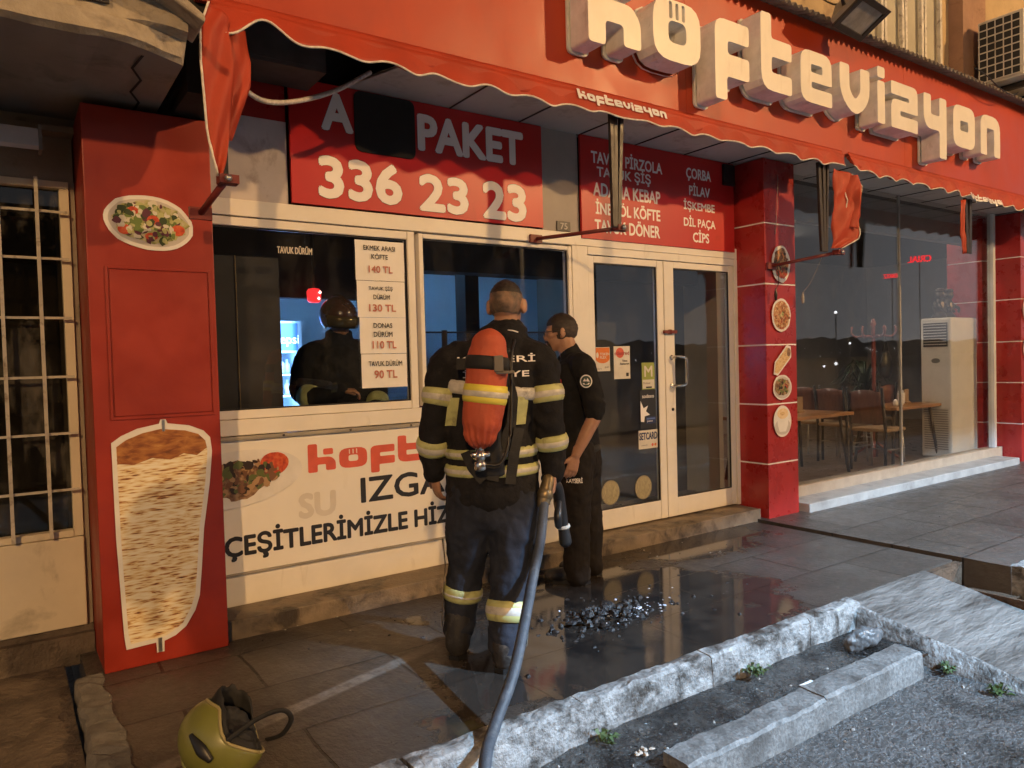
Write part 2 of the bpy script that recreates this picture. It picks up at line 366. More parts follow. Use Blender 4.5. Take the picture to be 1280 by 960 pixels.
# ================================================================ GROUND
def pavement_material():
    mt = bpy.data.materials.new('wet_stamped_pavement'); mt.use_nodes = True; t = mt.node_tree; b = t.nodes['Principled BSDF']
    tc = t.nodes.new('ShaderNodeTexCoord'); co = tc.outputs['Object']
    br = t.nodes.new('ShaderNodeTexBrick'); br.offset = .37; br.offset_frequency = 2
    for k, v in (('Scale', 1.0), ('Mortar Size', .008), ('Brick Width', .92), ('Row Height', .47), ('Mortar Smooth', .3), ('Bias', 0.)): br.inputs[k].default_value = v
    br.inputs['Color1'].default_value = (.62, .62, .62, 1); br.inputs['Color2'].default_value = (.86, .86, .86, 1); br.inputs['Mortar'].default_value = (.16, .15, .14, 1)
    wob = nd(t, 'ShaderNodeTexNoise', Scale=7., Detail=3.); t.links.new(co, wob.inputs['Vector'])
    wm = t.nodes.new('ShaderNodeVectorMath'); wm.operation = 'MULTIPLY_ADD'; wm.inputs[1].default_value = (.022, .022, 0)
    t.links.new(wob.outputs['Color'], wm.inputs[0]); t.links.new(co, wm.inputs[2]); t.links.new(wm.outputs[0], br.inputs['Vector'])
    base = mixc(t, noise_fac(t, co, 1.6, 6, .65, None, .3, .7), (.055, .046, .039), (.135, .120, .106))
    base = mixc(t, noise_fac(t, co, 26, 4, .7, (1, .45, 1), .38, .72), base, (.085, .068, .056))
    mul = t.nodes.new('ShaderNodeMix'); mul.data_type = 'RGBA'; mul.blend_type = 'MULTIPLY'; mul.inputs[0].default_value = .9
    t.links.new(base, mul.inputs[6]); t.links.new(br.outputs['Color'], mul.inputs[7]); base = mul.outputs[2]
    # spilled water: an ellipse-like pool with a ragged rim, and damp round it
    sp = t.nodes.new('ShaderNodeSeparateXYZ'); t.links.new(co, sp.inputs[0])
    ragged = nd(t, 'ShaderNodeTexNoise', Scale=2.3, Detail=7., Roughness=.62); t.links.new(co, ragged.inputs['Vector'])
    rg = math_(t, 'MULTIPLY', math_(t, 'SUBTRACT', ragged.outputs['Fac'], .5), 2.1)
    def pool(cx, cy, rx, ry):
        dx = math_(t, 'DIVIDE', math_(t, 'SUBTRACT', sp.outputs['X'], cx), rx); dy = math_(t, 'DIVIDE', math_(t, 'SUBTRACT', sp.outputs['Y'], cy), ry)
        return math_(t, 'SQRT', math_(t, 'ADD', math_(t, 'MULTIPLY', dx, dx), math_(t, 'MULTIPLY', dy, dy)))
    d1 = math_(t, 'ADD', pool(2.85, 3.05, 1.05, 1.0), rg)
    d2 = math_(t, 'MINIMUM', math_(t, 'ADD', pool(4.3, 3.75, .75, .35), rg), math_(t, 'ADD', pool(2.5, 2.6, 1.25, .5), rg))
    d = math_(t, 'MINIMUM', d1, d2)
    def ramp(x, a, b_):
        r = nd(t, 'ShaderNodeMapRange'); r.clamp = True
        for i, v in ((1, a), (2, b_), (3, 1.), (4, 0.)): r.inputs[i].default_value = v
        t.links.new(x, r.inputs[0]); return r.outputs[0]
    wet = ramp(d, .82, .95); damp = ramp(d, .9, 1.9)
    soot = math_(t, 'MULTIPLY', noise_fac(t, co, 5, 6, .7, None, .42, .6), ramp(pool(2.7, 2.95, 1.0, .75), .5, 1.2))
    base = mixc(t, math_(t, 'MULTIPLY', damp, .55), base, (.03, .024, .02))
    base = mixc(t, math_(t, 'MULTIPLY', wet, .6), base, (.022, .017, .014))
    base = mixc(t, soot, base, (.012, .011, .011))
    # pale old paint stripe running along the left half
    ln = math_(t, 'ABSOLUTE', math_(t, 'SUBTRACT', math_(t, 'ADD', sp.outputs['Y'], math_(t, 'MULTIPLY', sp.outputs['X'], -.30)), 2.72))
    st = math_(t, 'MULTIPLY', ramp(ln, .028, .045), ramp(sp.outputs['X'], 1.5, 1.75))
    st = math_(t, 'MULTIPLY', st, noise_fac(t, co, 18, 5, .7, None, .3, .62))
    base = mixc(t, math_(t, 'MULTIPLY', st, .5), base, (.40, .37, .33))
    t.links.new(base, b.inputs['Base Color'])
    ro = nd(t, 'ShaderNodeMapRange'); ro.inputs[3].default_value = .26; ro.inputs[4].default_value = .52
    t.links.new(noise_fac(t, co, 9, 5, .7, None, .3, .7), ro.inputs[0])
    r1 = t.nodes.new('ShaderNodeMix'); t.links.new(wet, r1.inputs[0]); t.links.new(ro.outputs[0], r1.inputs[2]); r1.inputs[3].default_value = .05
    t.links.new(r1.outputs[0], b.inputs['Roughness'])
    hn = nd(t, 'ShaderNodeTexNoise', Scale=38., Detail=6., Roughness=.65)
    mp = t.nodes.new('ShaderNodeMapping'); mp.inputs['Scale'].default_value = (1, .55, 1); t.links.new(co, mp.inputs[0]); t.links.new(mp.outputs[0], hn.inputs['Vector'])
    h = math_(t, 'ADD', hn.outputs['Fac'], math_(t, 'MULTIPLY', br.outputs['Fac'], -.9))
    h = math_(t, 'MULTIPLY', h, math_(t, 'SUBTRACT', 1.03, wet))
    bp = nd(t, 'ShaderNodeBump', Strength=.9, Distance=.009); t.links.new(h, bp.inputs['Height']); t.links.new(bp.outputs[0], b.inputs['Normal'])
    return mt
pave_m = pavement_material()
road_m = M('wet_coarse_asphalt', (.085, .082, .08), .42, var=.5, vscale=30, bump=.03, bscale=48, stain=(.02, .018, .016), sscale=2.2, slo=.5, shi=.62, rvar=.18)
bed_m = M('wet_gutter_asphalt', (.06, .057, .054), .3, var=.5, vscale=26, bump=.022, bscale=40, stain=(.012, .01, .009), sscale=3, slo=.45, shi=.6, rvar=.22)
kerb_m = M('whitewashed_kerb', (.29, .29, .285), .5, var=.4, vscale=22, stain=(.05, .044, .038), sscale=8, slo=.43, shi=.62, bump=.016, bscale=44)
kerb2_m = M('speckled_concrete_kerb', (.17, .17, .166), .55, var=.45, vscale=60, stain=(.07, .066, .062), sscale=5, slo=.46, shi=.66, bump=.007, bscale=55)
kerb3_m = M('worn_edging_stone', (.15, .14, .125), .7, var=.3, vscale=10, stain=(.08, .07, .06), sscale=5, bump=.01, bscale=26)
ramp_m = M('streaked_ramp_concrete', (.16, .15, .14), .5, var=.3, vscale=5, stretch=(.6, 2.2, 1), stain=(.06, .054, .048), sscale=3.2, slo=.46, shi=.68, sstretch=(.6, 1.8, 1), bump=.03, bscale=9, bstretch=(.6, 2.4, 1))
dirt_m = M('packed_brown_dirt', (.085, .05, .028), .8, var=.4, vscale=9, bump=.03, bscale=22, stain=(.03, .018, .011), sscale=6)
rough_m = M('rough_brown_concrete', (.13, .10, .075), .75, var=.35, vscale=6, stain=(.045, .033, .025), sscale=3.5, slo=.45, shi=.7, bump=.02, bscale=30, rvar=.15)
step_m = M('dirty_tiled_step', (.20, .155, .11), .6, var=.3, vscale=7, stain=(.04, .03, .024), sscale=5, slo=.48, shi=.66, bump=.006, bscale=40, rvar=.15)
step2_m = M('grey_stone_step', (.34, .33, .31), .5, var=.2, vscale=6, stain=(.14, .13, .12), sscale=4, slo=.55, shi=.75, bump=.004, bscale=40)

def sheet(name, poly, z, mt, dx=None):
    mb = MB(); mb.quad(*[(x, y, z if not callable(z) else z(x, y)) for x, y in poly]); return mb.build(name, mt, kind='structure')
def grid(mb, x0, x1, y0, y1, nx, ny, zf):
    vs = [(lerp(x0, x1, i / nx), lerp(y0, y1, j / ny), 0) for j in range(ny + 1) for i in range(nx + 1)]
    vs = [(x, y, zf(x, y)) for x, y, _ in vs]
    mb.add(vs, [(j * (nx + 1) + i, j * (nx + 1) + i + 1, (j + 1) * (nx + 1) + i + 1, (j + 1) * (nx + 1) + i) for j in range(ny) for i in range(nx)], True)
sheet('ground', [(-400, -400), (400, -400), (400, 400), (-400, 400)], -.30, rough_m)
mb = MB(); grid(mb, -8, 9, -4, 2.0, 120, 60, lambda x, y: -.225 + .012 * fbm((x, y, 0), 2.2)); mb.build('road', road_m, kind='structure')
sheet('street', [(-80, -60), (80, -60), (80, -3.9), (-80, -3.9)], -.235, road_m)
mb = MB(); grid(mb, .9, 3.98, 1.9, 2.36, 90, 16, lambda x, y: -.15 + .012 * fbm((x, y, 3), 3.5) - (0 if x > 1.9 else (1.9 - x) * .06)); mb.build('gutter', bed_m, kind='structure')
mb = MB(); mb.box(.27, 5.185, 2.385, 5.0, -.3, 0); mb.build('pavement', pave_m, kind='structure')
mb = MB(); mb.box(5.225, 16.0, 2.05, 5.0, -.3, .018); mb.build('pavement', pave_m, kind='structure')
mb = MB(); mb.box(5.187, 5.223, 2.42, 4.1, -.2, -.02); mb.build('pavement_joint', dirt_m, kind='structure')
mb = MB(); grid(mb, -6, .20, 1.6, 4.6, 60, 40, lambda x, y: -.035 + .01 * fbm((x, y, 9), 2)); mb.build('pavement', rough_m, kind='structure')
mb = MB(); mb.box(-6, .2, 1.55, 1.6, -.3, -.035); mb.build('pavement_edge', kerb3_m, kind='structure')
def stones(name, mt, runs, axis, jitter=.004, parts=True):
    """a row of edging stones as one kerb"""
    mb = MB()
    for (a0, a1, b0, b1, z0, z1) in runs:
        n = max(4, int((a1 - a0) / .04)); N = 6
        for fa in range(1):
            prof = [(b0, z0), (b0 - .0, lerp(z0, z1, .5)), (b0 + .006, z1 - .012), (b0 + .018, z1), (lerp(b0, b1, .5), z1 + .002), (b1, z1), (b1, z0)]
            vs = []
            for i in range(n + 1):
                a = lerp(a0 + .003, a1 - .003, i / n)
                for (b, z) in prof:
                    d = jitter * 2.2 * fbm((a, b, z), 7); d2 = jitter * 1.6 * fbm((a + 5, b, z), 14)
                    p = (a, b + d, z + d2) if axis == 'x' else (b + d, a, z + d2); vs.append(p)
            k = len(prof); fs = [(i * k + j, (i + 1) * k + j, (i + 1) * k + j + 1, i * k + j + 1) for i in range(n) for j in range(k - 1)]
            fs += [tuple(range(k)), tuple(reversed(range(n * k, n * k + k)))]
            if axis != 'x': fs = [tuple(reversed(q)) for q in fs]
            mb.add(vs, fs, False)
    return mb.build(name, mt, kind='structure')
stones('kerb', kerb_m, [(x, x + .78, 2.30 if x > 1.4 else 2.28, 2.382, -.24, .004) for x in (.33, 1.12, 1.9, 2.68)] + [(3.46, 3.93, 2.30, 2.382, -.24, .004)], 'x', .005)
stones('kerb', kerb2_m, [(2.02, 2.9, 1.845, 1.985, -.26, -.10), (2.9, 3.72, 1.85, 1.99, -.26, -.095)], 'x', .004)
stones('kerb', kerb3_m, [(y, y + .55, .205, .33, -.2, .012) for y in (2.25, 2.8, 3.35)], 'y', .009)
stones('kerb', kerb_m, [(5.23, 6.4, 1.93, 2.06, -.28, .02), (6.4, 7.6, 1.93, 2.06, -.28, .02), (7.6, 9, 1.93, 2.06, -.28, .02)], 'x', .006)
# driveway ramp with its whitewashed cheek
mb = MB()
def rz_(x, y): return -.004 - .235 * max(0, (2.40 - y)) / 1.25 + .006 * fbm((x * .7, y * 2.5, 1), 3)
grid(mb, 3.93, 4.82, .9, 2.40, 30, 60, rz_); mb.build('ramp', ramp_m, kind='structure')
mb = MB(); n = 30; vs = []
for i in range(n + 1):
    y = lerp(2.40, 1.05, i / n); d = .012 * fbm((1, y, 0), 6)
    vs += [(3.93, y, rz_(3.93, y) + .004), (3.905 + d, y, rz_(3.93, y) - .004), (3.84 + d, y, -.30)]
mb.add(vs, [(i * 3 + j, i * 3 + j + 1, i * 3 + j + 4, i * 3 + j + 3) for i in range(n) for j in range(2)], True); mb.build('ramp_cheek', kerb_m, kind='structure')
mb = MB(); mb.box(4.81, 4.83, 1.0, 2.40, -.3, -.06); mb.box(4.83, 5.22, 2.34, 2.384, -.3, -.012); mb.build('pavement_edge', dirt_m, kind='structure')
mb = MB(); grid(mb, 4.84, 9.0, .6, 2.0, 40, 24, lambda x, y: -.20 + .02 * fbm((x, y, 5), 2.5)); grid(mb, 4.84, 5.23, 2.0, 2.36, 8, 8, lambda x, y: -.17 + .02 * fbm((x, y, 5), 2.5)); mb.build('dirt', dirt_m, kind='structure')
# burnt rubbish and grit
mb = MB()
char_m = M('burnt_black_rubbish', (.016, .016, .018), .5, var=.6, vscale=20, bump=.01, bscale=50)
def shard(mb, x, y, z, s, mi=None):
    n = rnd.randint(5, 7); a0 = rnd.random() * 6; hh = s * rnd.uniform(.25, .8)
    bot = []; top = []
    for i in range(n):
        a = a0 + i * 2 * math.pi / n; r = s * rnd.uniform(.5, 1)
        bot.append((x + r * math.cos(a), y + r * math.sin(a), z)); k = rnd.uniform(.35, .8)
        top.append((x + r * k * math.cos(a), y + r * k * math.sin(a), z + hh * rnd.uniform(.6, 1.1)))
    mb.add(bot + top, [tuple(range(n, 2 * n))] + [(i, (i + 1) % n, n + (i + 1) % n, n + i) for i in range(n)], False, mi)
for i in range(150):
    a = rnd.random() * 6.28; r = abs(rnd.gauss(0, .42))
    shard(mb, 2.72 + r * 1.25 * math.cos(a), 3.02 + r * .62 * math.sin(a), -.001, rnd.uniform(.005, .022) * (1.5 if r < .25 else 1), 0)
ash_m = M('blue_lit_ash', (.44, .48, .58), .4, var=.5, vscale=40)  # ash flakes; the cold lamp's blue cast is put into their colour
for i in range(120):
    a = rnd.random() * 6.28; r = abs(rnd.gauss(0, .13))
    shard(mb, 2.66 + r * 1.5 * math.cos(a), 3.02 + r * .7 * math.sin(a), max(0, .05 - r * .2), rnd.uniform(.012, .034), 0)
for i in range(70):
    a = rnd.random() * 6.28; r = abs(rnd.gauss(0, .13))
    shard(mb, 2.84 + r * 1.4 * math.cos(a), 2.98 + r * .7 * math.sin(a), .014, rnd.uniform(.004, .012), 1)
for i in range(60):
    x = rnd.uniform(1.5, 3.7); shard(mb, x, rnd.uniform(2.0, 2.25), -.15, rnd.uniform(.004, .014), rnd.choice((0, 0, 2)))
for i in range(90): shard(mb, rnd.uniform(1.9, 4), rnd.uniform(1.1, 1.8), -.225, rnd.uniform(.004, .014), rnd.choice((0, 2, 2)))
for i in range(60): shard(mb, rnd.uniform(1, 4.6), rnd.uniform(3.5, 4.0), 0, rnd.uniform(.003, .01), rnd.choice((0, 0, 2)))
mb.build('burnt_debris', [char_m, ash_m, M('grey_grit', (.3, .29, .27), .8)], label='scattered charred rubbish and wet ash with blue lamplight in its colour in the puddle', cat='debris', kind='stuff')
# litter in the gutter
cr = M('crushed_grey_plastic', (.10, .105, .11), .35, var=.2, vscale=20, bump=.004, bscale=60)
mb = MB(); mb.chain([(3.58, 2.16, -.12), (3.68, 2.13, -.095), (3.78, 2.12, -.11)], [(.05, .03), (.06, .045), (.04, .025)], 12)
fb = fused(mb, .008, 1, lambda p, n: .012 * fbm(p, 22)); fb.build('crushed_cup', cr, label='crushed grey plastic cup lying in the gutter corner by the ramp', cat='litter')
gm = M('green_weed_leaf', (.05, .085, .022), .6, var=.4, vscale=20)
def weed(x, y, z, n, lab):
    mb = MB()
    for i in range(n):
        a = rnd.random() * 6.28; l = rnd.uniform(.02, .055); h = rnd.uniform(.01, .045); wd = rnd.uniform(.006, .012)
        d = Vector((math.cos(a), math.sin(a), 0)); p = Vector((x + rnd.gauss(0, .02), y + rnd.gauss(0, .012), z)); s = Vector((-d.y, d.x, 0))
        mb.quad(p, p + d * l * .5 + s * wd + Vector((0, 0, h)), p + d * l + Vector((0, 0, h * .7)), p + d * l * .5 - s * wd + Vector((0, 0, h)))
    mb.build('weed', gm, label=lab, cat='plant', group='weeds along the kerb')
weed(2.93, 2.24, -.13, 46, 'small green weed at the middle of the white kerb')
weed(1.95, 2.23, -.14, 26, 'small green weed low on the white kerb nearest the hose')
weed(3.86, 1.80, -.21, 30, 'green weed at the foot of the ramp by the kerb end')
weed(3.80, 1.55, -.22, 40, 'low green weed on the road below the white ramp side')
mb = MB(); mb.box(3.0, 3.09, 1.999, 2.06, -.142, -.138); mb.build('paper_scrap', paper_m, label='small pale paper scrap lying in the wet gutter', cat='litter')
mb = MB()
for i in range(6): shard(mb, 2.02 + rnd.gauss(0, .022), 2.09 + rnd.gauss(0, .015), -.146, .016)
mb.build('tissue_scrap', M('soiled_tissue', (.42, .36, .30), .8, var=.2), label='crumpled white tissue in the gutter at the near kerb end', cat='litter')

# ================================================================ RESTAURANT BUILDING
F = 4.20                                       # shopfront plane
bld = thing('restaurant_building', 'red fronted restaurant with white framed shop windows and tiled pillars', 'building', (5.3, F, 0))
dark_in = M('dark_ceiling_board', (.028, .026, .026), .7, var=.2, vscale=3)
blue_wall = M('pale_blue_interior_wall', (.42, .52, .62), .7, var=.06, vscale=2)
tan_wall = M('beige_interior_wall', (.36, .33, .30), .75, var=.1, vscale=2)
in_floor = M('brown_interior_floor_tile', (.17, .12, .085), .35, var=.25, vscale=4, rvar=.1)
# interior shell
mb = MB(); mb.box(.4, 14.5, F + .12, 8.6, -.05, .10); mb.build('floor', in_floor, bld)
mb = MB(); mb.box(.4, 5.52, F + .12, 8.6, 2.42, 2.5); mb.box(5.58, 14.5, F + .1, 8.6, 3.1, 3.2); mb.box(10.75, 14.5, F, F + .1, .1, 3.1); mb.build('ceiling', dark_in, bld)
mb = MB(); mb.box(.4, 5.55, 7.4, 7.5, .1, 2.42); mb.box(.4, .5, 4.4, 7.4, .1, 2.42); mb.build('interior_wall', blue_wall, bld)
mb = MB(); mb.box(5.55, 14.5, 8.2, 8.3, .1, 3.1); mb.box(14.4, 14.5, 4.8, 8.2, .1, 3.1); mb.box(5.52, 5.58, 4.6, 8.2, .1, 3.1); mb.build('interior_wall', tan_wall, bld)
mb = MB()
for z0, z1 in zip([.1, .48, .985, 1.49, 2.005, 2.515], [.48, .985, 1.49, 2.005, 2.515, 3.1]): mb.box(10.2, 10.7, 4.30, 4.72, z0 + .005, z1 - .005)
ip = mb.build('interior_pillar', red_tile, bld)
mb = MB(); mb.box(10.204, 10.69, 4.304, 4.71, .1, 3.1); mb.build('joint', print_white, ip)
mb = MB(); mb.box(4.32, 5.515, 5.0, 5.06, .1, 2.42); mb.build('added_dark_partition', M('dark_grey_partition', (.045, .042, .042), .5, var=.3, vscale=2), bld)  # dark screen added to keep the lit blue wall out of the door glass
mb = MB(); mb.box(3.36, 3.50, 5.55, 5.72, .1, 2.42); mb.build('interior_column', dark_in, bld)
mb = MB(); mb.box(2.36, 5.5, 4.8, 4.95, 2.09, 2.42); mb.build('ceiling_beam', dark_in, bld)
mb = MB(); mb.box(.5, 2.9, 5.5, 5.6, 1.93, 2.42); mb.build('extractor_hood', dark_in, bld)
# plinth strips and steps
mb = MB(); mb.box(.905, 5.27, 3.96, F + .1, -.05, .10); mb.build('entrance_step', step_m, bld, bevel=.006)
mb = MB(); mb.box(5.76, 10.0, 3.82, 4.08, -.05, .095); mb.build('window_step', step2_m, bld, bevel=.008)
mb = MB(); mb.box(5.74, 10.2, 4.085, 4.22, .0, .19); mb.build('window_sill', M('beige_stone_sill', (.40, .33, .25), .55, var=.15, vscale=6, bump=.002), bld, bevel=.005)
# white aluminium facing: panel under the windows, head rail, mullions
mb = MB()
mb.box(.9, 3.45, F, F + .06, .10, .27); mb.box(.9, 3.45, F + .006, F + .06, .272, 1.035); mb.build('front_panel', white_al, bld, bevel=.003)
mb = MB(); mb.box(.9, 5.33, F - .012, F + .06, 2.245, 2.335); mb.box(.9, 3.45, F - .016, F + .05, 1.04, 1.1275); mb.build('frame_rail', white_al, bld, bevel=.004)
def shop_window(x0, x1, z0, z1, fw, y=F, d=.06, mt=white_al):
    mb = MB(); g = .0015
    mb.box(x0 - fw, x0, y - .008, y + d, z0 - fw, z1 + fw); mb.box(x1, x1 + fw, y - .008, y + d, z0 - fw, z1 + fw)
    mb.box(x0 + g, x1 - g, y - .006, y + d, z1, z1 + fw - .002); mb.box(x0 + g, x1 - g, y - .006, y + d, z0 - fw + .002, z0)
    f = mb.build('window', mt, bld, bevel=.004)
    mb = MB(); mb.box(x0 - .004, x1 + .004, y + .022, y + .028, z0 - .004, z1 + .004); mb.build('pane', shop_glass, f)
    mb = MB(); b = .008
    for q in ((x0, x0 + b, z0, z1), (x1 - b, x1, z0, z1), (x0 + b, x1 - b, z0, z0 + b), (x0 + b, x1 - b, z1 - b, z1)): mb.box(q[0], q[1], y + .008, y + .021, q[2], q[3])
    mb.build('gasket', black_plastic, f)
shop_window(.945, 2.125, 1.178, 2.19, .05); shop_window(2.235, 3.42, 1.168, 2.205, .03)
# double door
mb = MB(); mb.box(3.452, 3.60, F - .014, F + .07, .102, 2.243); mb.box(5.262, 5.33, F - .014, F + .07, .102, 2.243); mb.box(3.602, 5.26, F - .012, F + .07, 2.185, 2.243); mb.build('door_frame', white_al, bld, bevel=.004)
def door_leaf(x0, x1, gx0, gx1, handle_x, hand):
    mb = MB(); z0, z1, g0, g1 = .112, 2.18, .26, 2.13
    mb.box(x0, gx0, F - .004, F + .045, z0, z1); mb.box(gx1, x1, F - .004, F + .045, z0, z1); mb.box(gx0 + .001, gx1 - .001, F - .002, F + .045, g1, z1); mb.box(gx0 + .001, gx1 - .001, F - .002, F + .045, z0, g0)
    d = mb.build('door', white_al, bld, bevel=.004)
    mb = MB(); mb.box(gx0 - .003, gx1 + .003, F + .018, F + .024, g0 - .003, g1 + .003); mb.build('pane', shop_glass, d)
    mb = MB(); b = .007
    for q in ((gx0, gx0 + b, g0, g1), (gx1 - b, gx1, g0, g1), (gx0 + b, gx1 - b, g0, g0 + b), (gx0 + b, gx1 - b, g1 - b, g1)): mb.box(q[0], q[1], F + .004, F + .017, q[2], q[3])
    mb.build('gasket', black_plastic, d)
    if hand:
        mb = MB(); x = handle_x
        mb.chain([(x, F - .004, 1.405), (x + .02, F - .06, 1.41), (x + .07, F - .085, 1.40), (x + .085, F - .09, 1.36), (x + .085, F - .09, 1.22), (x + .07, F - .085, 1.185), (x + .02, F - .06, 1.175), (x, F - .004, 1.18)], [.013] * 8, 10, sub=3)
        mb.lathe((x, F - .004, 1.405), [(.022, 0), (.022, .006), (.014, .01)], 14, Matrix.Rotation(R(90), 4, 'X')); mb.lathe((x, F - .004, 1.18), [(.022, 0), (.022, .006), (.014, .01)], 14, Matrix.Rotation(R(90), 4, 'X'))
        mb.build('handle', chrome, d)
        mb = MB(); mb.box(x - .09, x + .05, F - .03, F - .006, 1.60, 1.625); mb.lathe((x - .02, F - .006, 1.612), [(.02, 0), (.02, .02), (.012, .034)], 14, Matrix.Rotation(R(90), 4, 'X')); mb.build('latch', rust_metal, d)
        mb = MB(); mb.lathe((x + .005, F - .004, .985), [(.012, 0), (.012, .008), (.004, .009)], 12, Matrix.Rotation(R(90), 4, 'X')); mb.build('lock', dark_metal, d)
    return d
door_leaf(3.606, 4.395, 3.665, 4.325, 0, False)
door_leaf(4.405, 5.256, 4.515, 5.20, 4.47, True)
# wall panels above and between the signs
mb = MB(); mb.box(3.20, 3.54, F + .004, F + .05, 2.337, 3.06); mb.build('wall_panel', grey_panel, bld, bevel=.003)
mb = MB(); mb.box(.92, 1.385, F + .002, F + .05, 2.337, 2.80); mb.build('wall_panel', M('shade_toned_white_panel', (.52, .47, .46), .6, var=.15, vscale=3, stain=(.3, .24, .22), sscale=4), bld)  # white panel; the shade lying on it is put into its grey tone
mb = MB(); mb.box(.92, 1.385, F + .008, F + .05, 2.802, 3.06); mb.build('wall_panel', red_tile, bld)
mb = MB(); mb.box(5.27, 5.34, F + .02, F + .06, 2.337, 3.06); mb.build('wall_panel', red_tile, bld)
# soffit under the fascia, with a torn-out bay at the left
mb = MB()
mb.add([(1.95, 3.57, 3.06), (10.4, 3.57, 3.06), (10.4, 4.26, 3.06), (1.72, 4.26, 3.06)], [(0, 3, 2, 1)])
mb.add([(1.95, 3.57, 3.075), (10.4, 3.57, 3.075), (10.4, 4.26, 3.075), (1.72, 4.26, 3.075)], [(0, 1, 2, 3)])
for x in [2.45 + .55 * i for i in range(15)]: mb.box(x, x + .008, 3.58, 4.195, 3.052, 3.0585, mi=1)
mb.build('soffit', [soffit_m, dark_metal], bld)
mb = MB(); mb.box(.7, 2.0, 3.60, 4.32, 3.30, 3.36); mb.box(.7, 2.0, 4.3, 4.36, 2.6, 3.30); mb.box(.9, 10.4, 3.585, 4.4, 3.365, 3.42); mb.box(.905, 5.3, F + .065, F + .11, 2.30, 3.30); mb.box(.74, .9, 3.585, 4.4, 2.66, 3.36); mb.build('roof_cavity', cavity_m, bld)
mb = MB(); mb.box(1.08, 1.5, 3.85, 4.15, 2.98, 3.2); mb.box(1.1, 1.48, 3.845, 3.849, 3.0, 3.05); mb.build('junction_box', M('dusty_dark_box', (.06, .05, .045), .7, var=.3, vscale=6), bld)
# pillars: glazed red cladding with white joints
JZ = [.48, .985, 1.49, 2.005, 2.515]
def pillar(x0, x1, y0, y1, z1):
    mb = MB(); zs = [0.0] + JZ + [z1]
    for i in range(len(zs) - 1): mb.box(x0, x1, y0, y1, zs[i] + .006, zs[i + 1] - .006)
    p = mb.build('pillar', red_tile, bld, bevel=.004)
    mb = MB()
    for z in JZ: mb.box(x0 + .002, x1 - .002, y0 + .001, y1, z - .0055, z + .0055)
    mb.build('joint', print_white, p); return p
pillar(5.30, 5.72, 3.90, 4.24, 3.058)
pillar(10.22, 10.75, 3.88, 4.24, 3.058)
mb = MB(); mb.box(5.735, 5.78, 4.10, 4.15, .192, 3.055); mb.box(10.0, 10.06, 4.09, 4.16, .192, 3.055); mb.build('window_post', M('grey_white_post', (.55, .56, .57), .4, var=.08), bld, bevel=.004)
mb = MB(); mb.box(5.782, 7.865, 4.122, 4.132, .192, 3.055); mb.box(7.88, 9.998, 4.122, 4.132, .192, 3.055); mb.build('pane', film_glass, bld)
mb = MB(); mb.box(7.862, 7.884, 4.112, 4.120, .192, 3.055); mb.box(7.867, 7.878, 4.1205, 4.14, .192, 3.055); mb.build('mullion', M('grey_seal', (.30, .29, .27), .5), bld)
# upper storey
mb = MB(); mb.box(.75, 6.9, 3.95, 4.3, 4.0, 7.5); mb.box(6.9, 8.45, 3.95, 4.3, 4.0, 4.25); mb.box(8.45, 14, 3.95, 4.3, 4.0, 7.5); mb.box(6.9, 8.45, 3.95, 4.3, 6.2, 7.5); mb.build('upper_wall', upper_wall, bld)
mb = MB(); mb.box(8.62, 9.15, 3.80, 3.948, 4.05, 7.5); mb.build('upper_pier', brown_wall, bld)
mb = MB(); mb.box(6.88, 8.47, 3.985, 4.0, 4.22, 6.25); cw = mb.build('curtained_window', M('net_curtain', (.44, .41, .32), .7, var=.12, vscale=3), bld)
mb = MB()
for i in range(4):
    a = 6.9 + i * .39; bb = a + .375
    out = [(a, 4.22), (bb, 4.22), (bb, 6.3), (a, 6.3)]; inn = rounded([(a + .045, 4.32), (bb - .045, 4.32), (bb - .045, 6.2), (a + .045, 6.2)], .16, 5)
    n = len(inn); vs = [(x, 3.93, z) for x, z in inn] + [(x, 3.965, z) for x, z in inn]
    cx, cz, fr = (a + bb) / 2, 5.26, []
    for x, z in inn:
        u, v = (x - cx) / ((bb - a) / 2 - .045), (z - cz) / .94; q = 1 / max(abs(u), abs(v)); fr.append((cx + u * q * (bb - a) / 2, cz + v * q * 1.04))
    vs += [(x, 3.93, z) for x, z in fr]
    fs = [(k, (k + 1) % n, n + (k + 1) % n, n + k) for k in range(n)] + [(k, 2 * n + k, 2 * n + (k + 1) % n, (k + 1) % n) for k in range(n)]
    mb.add(vs, fs)
mb.build('window_grille', M('peeling_white_paint', (.62, .58, .5), .6, var=.2, vscale=12, stain=(.25, .2, .16), sscale=14), cw)

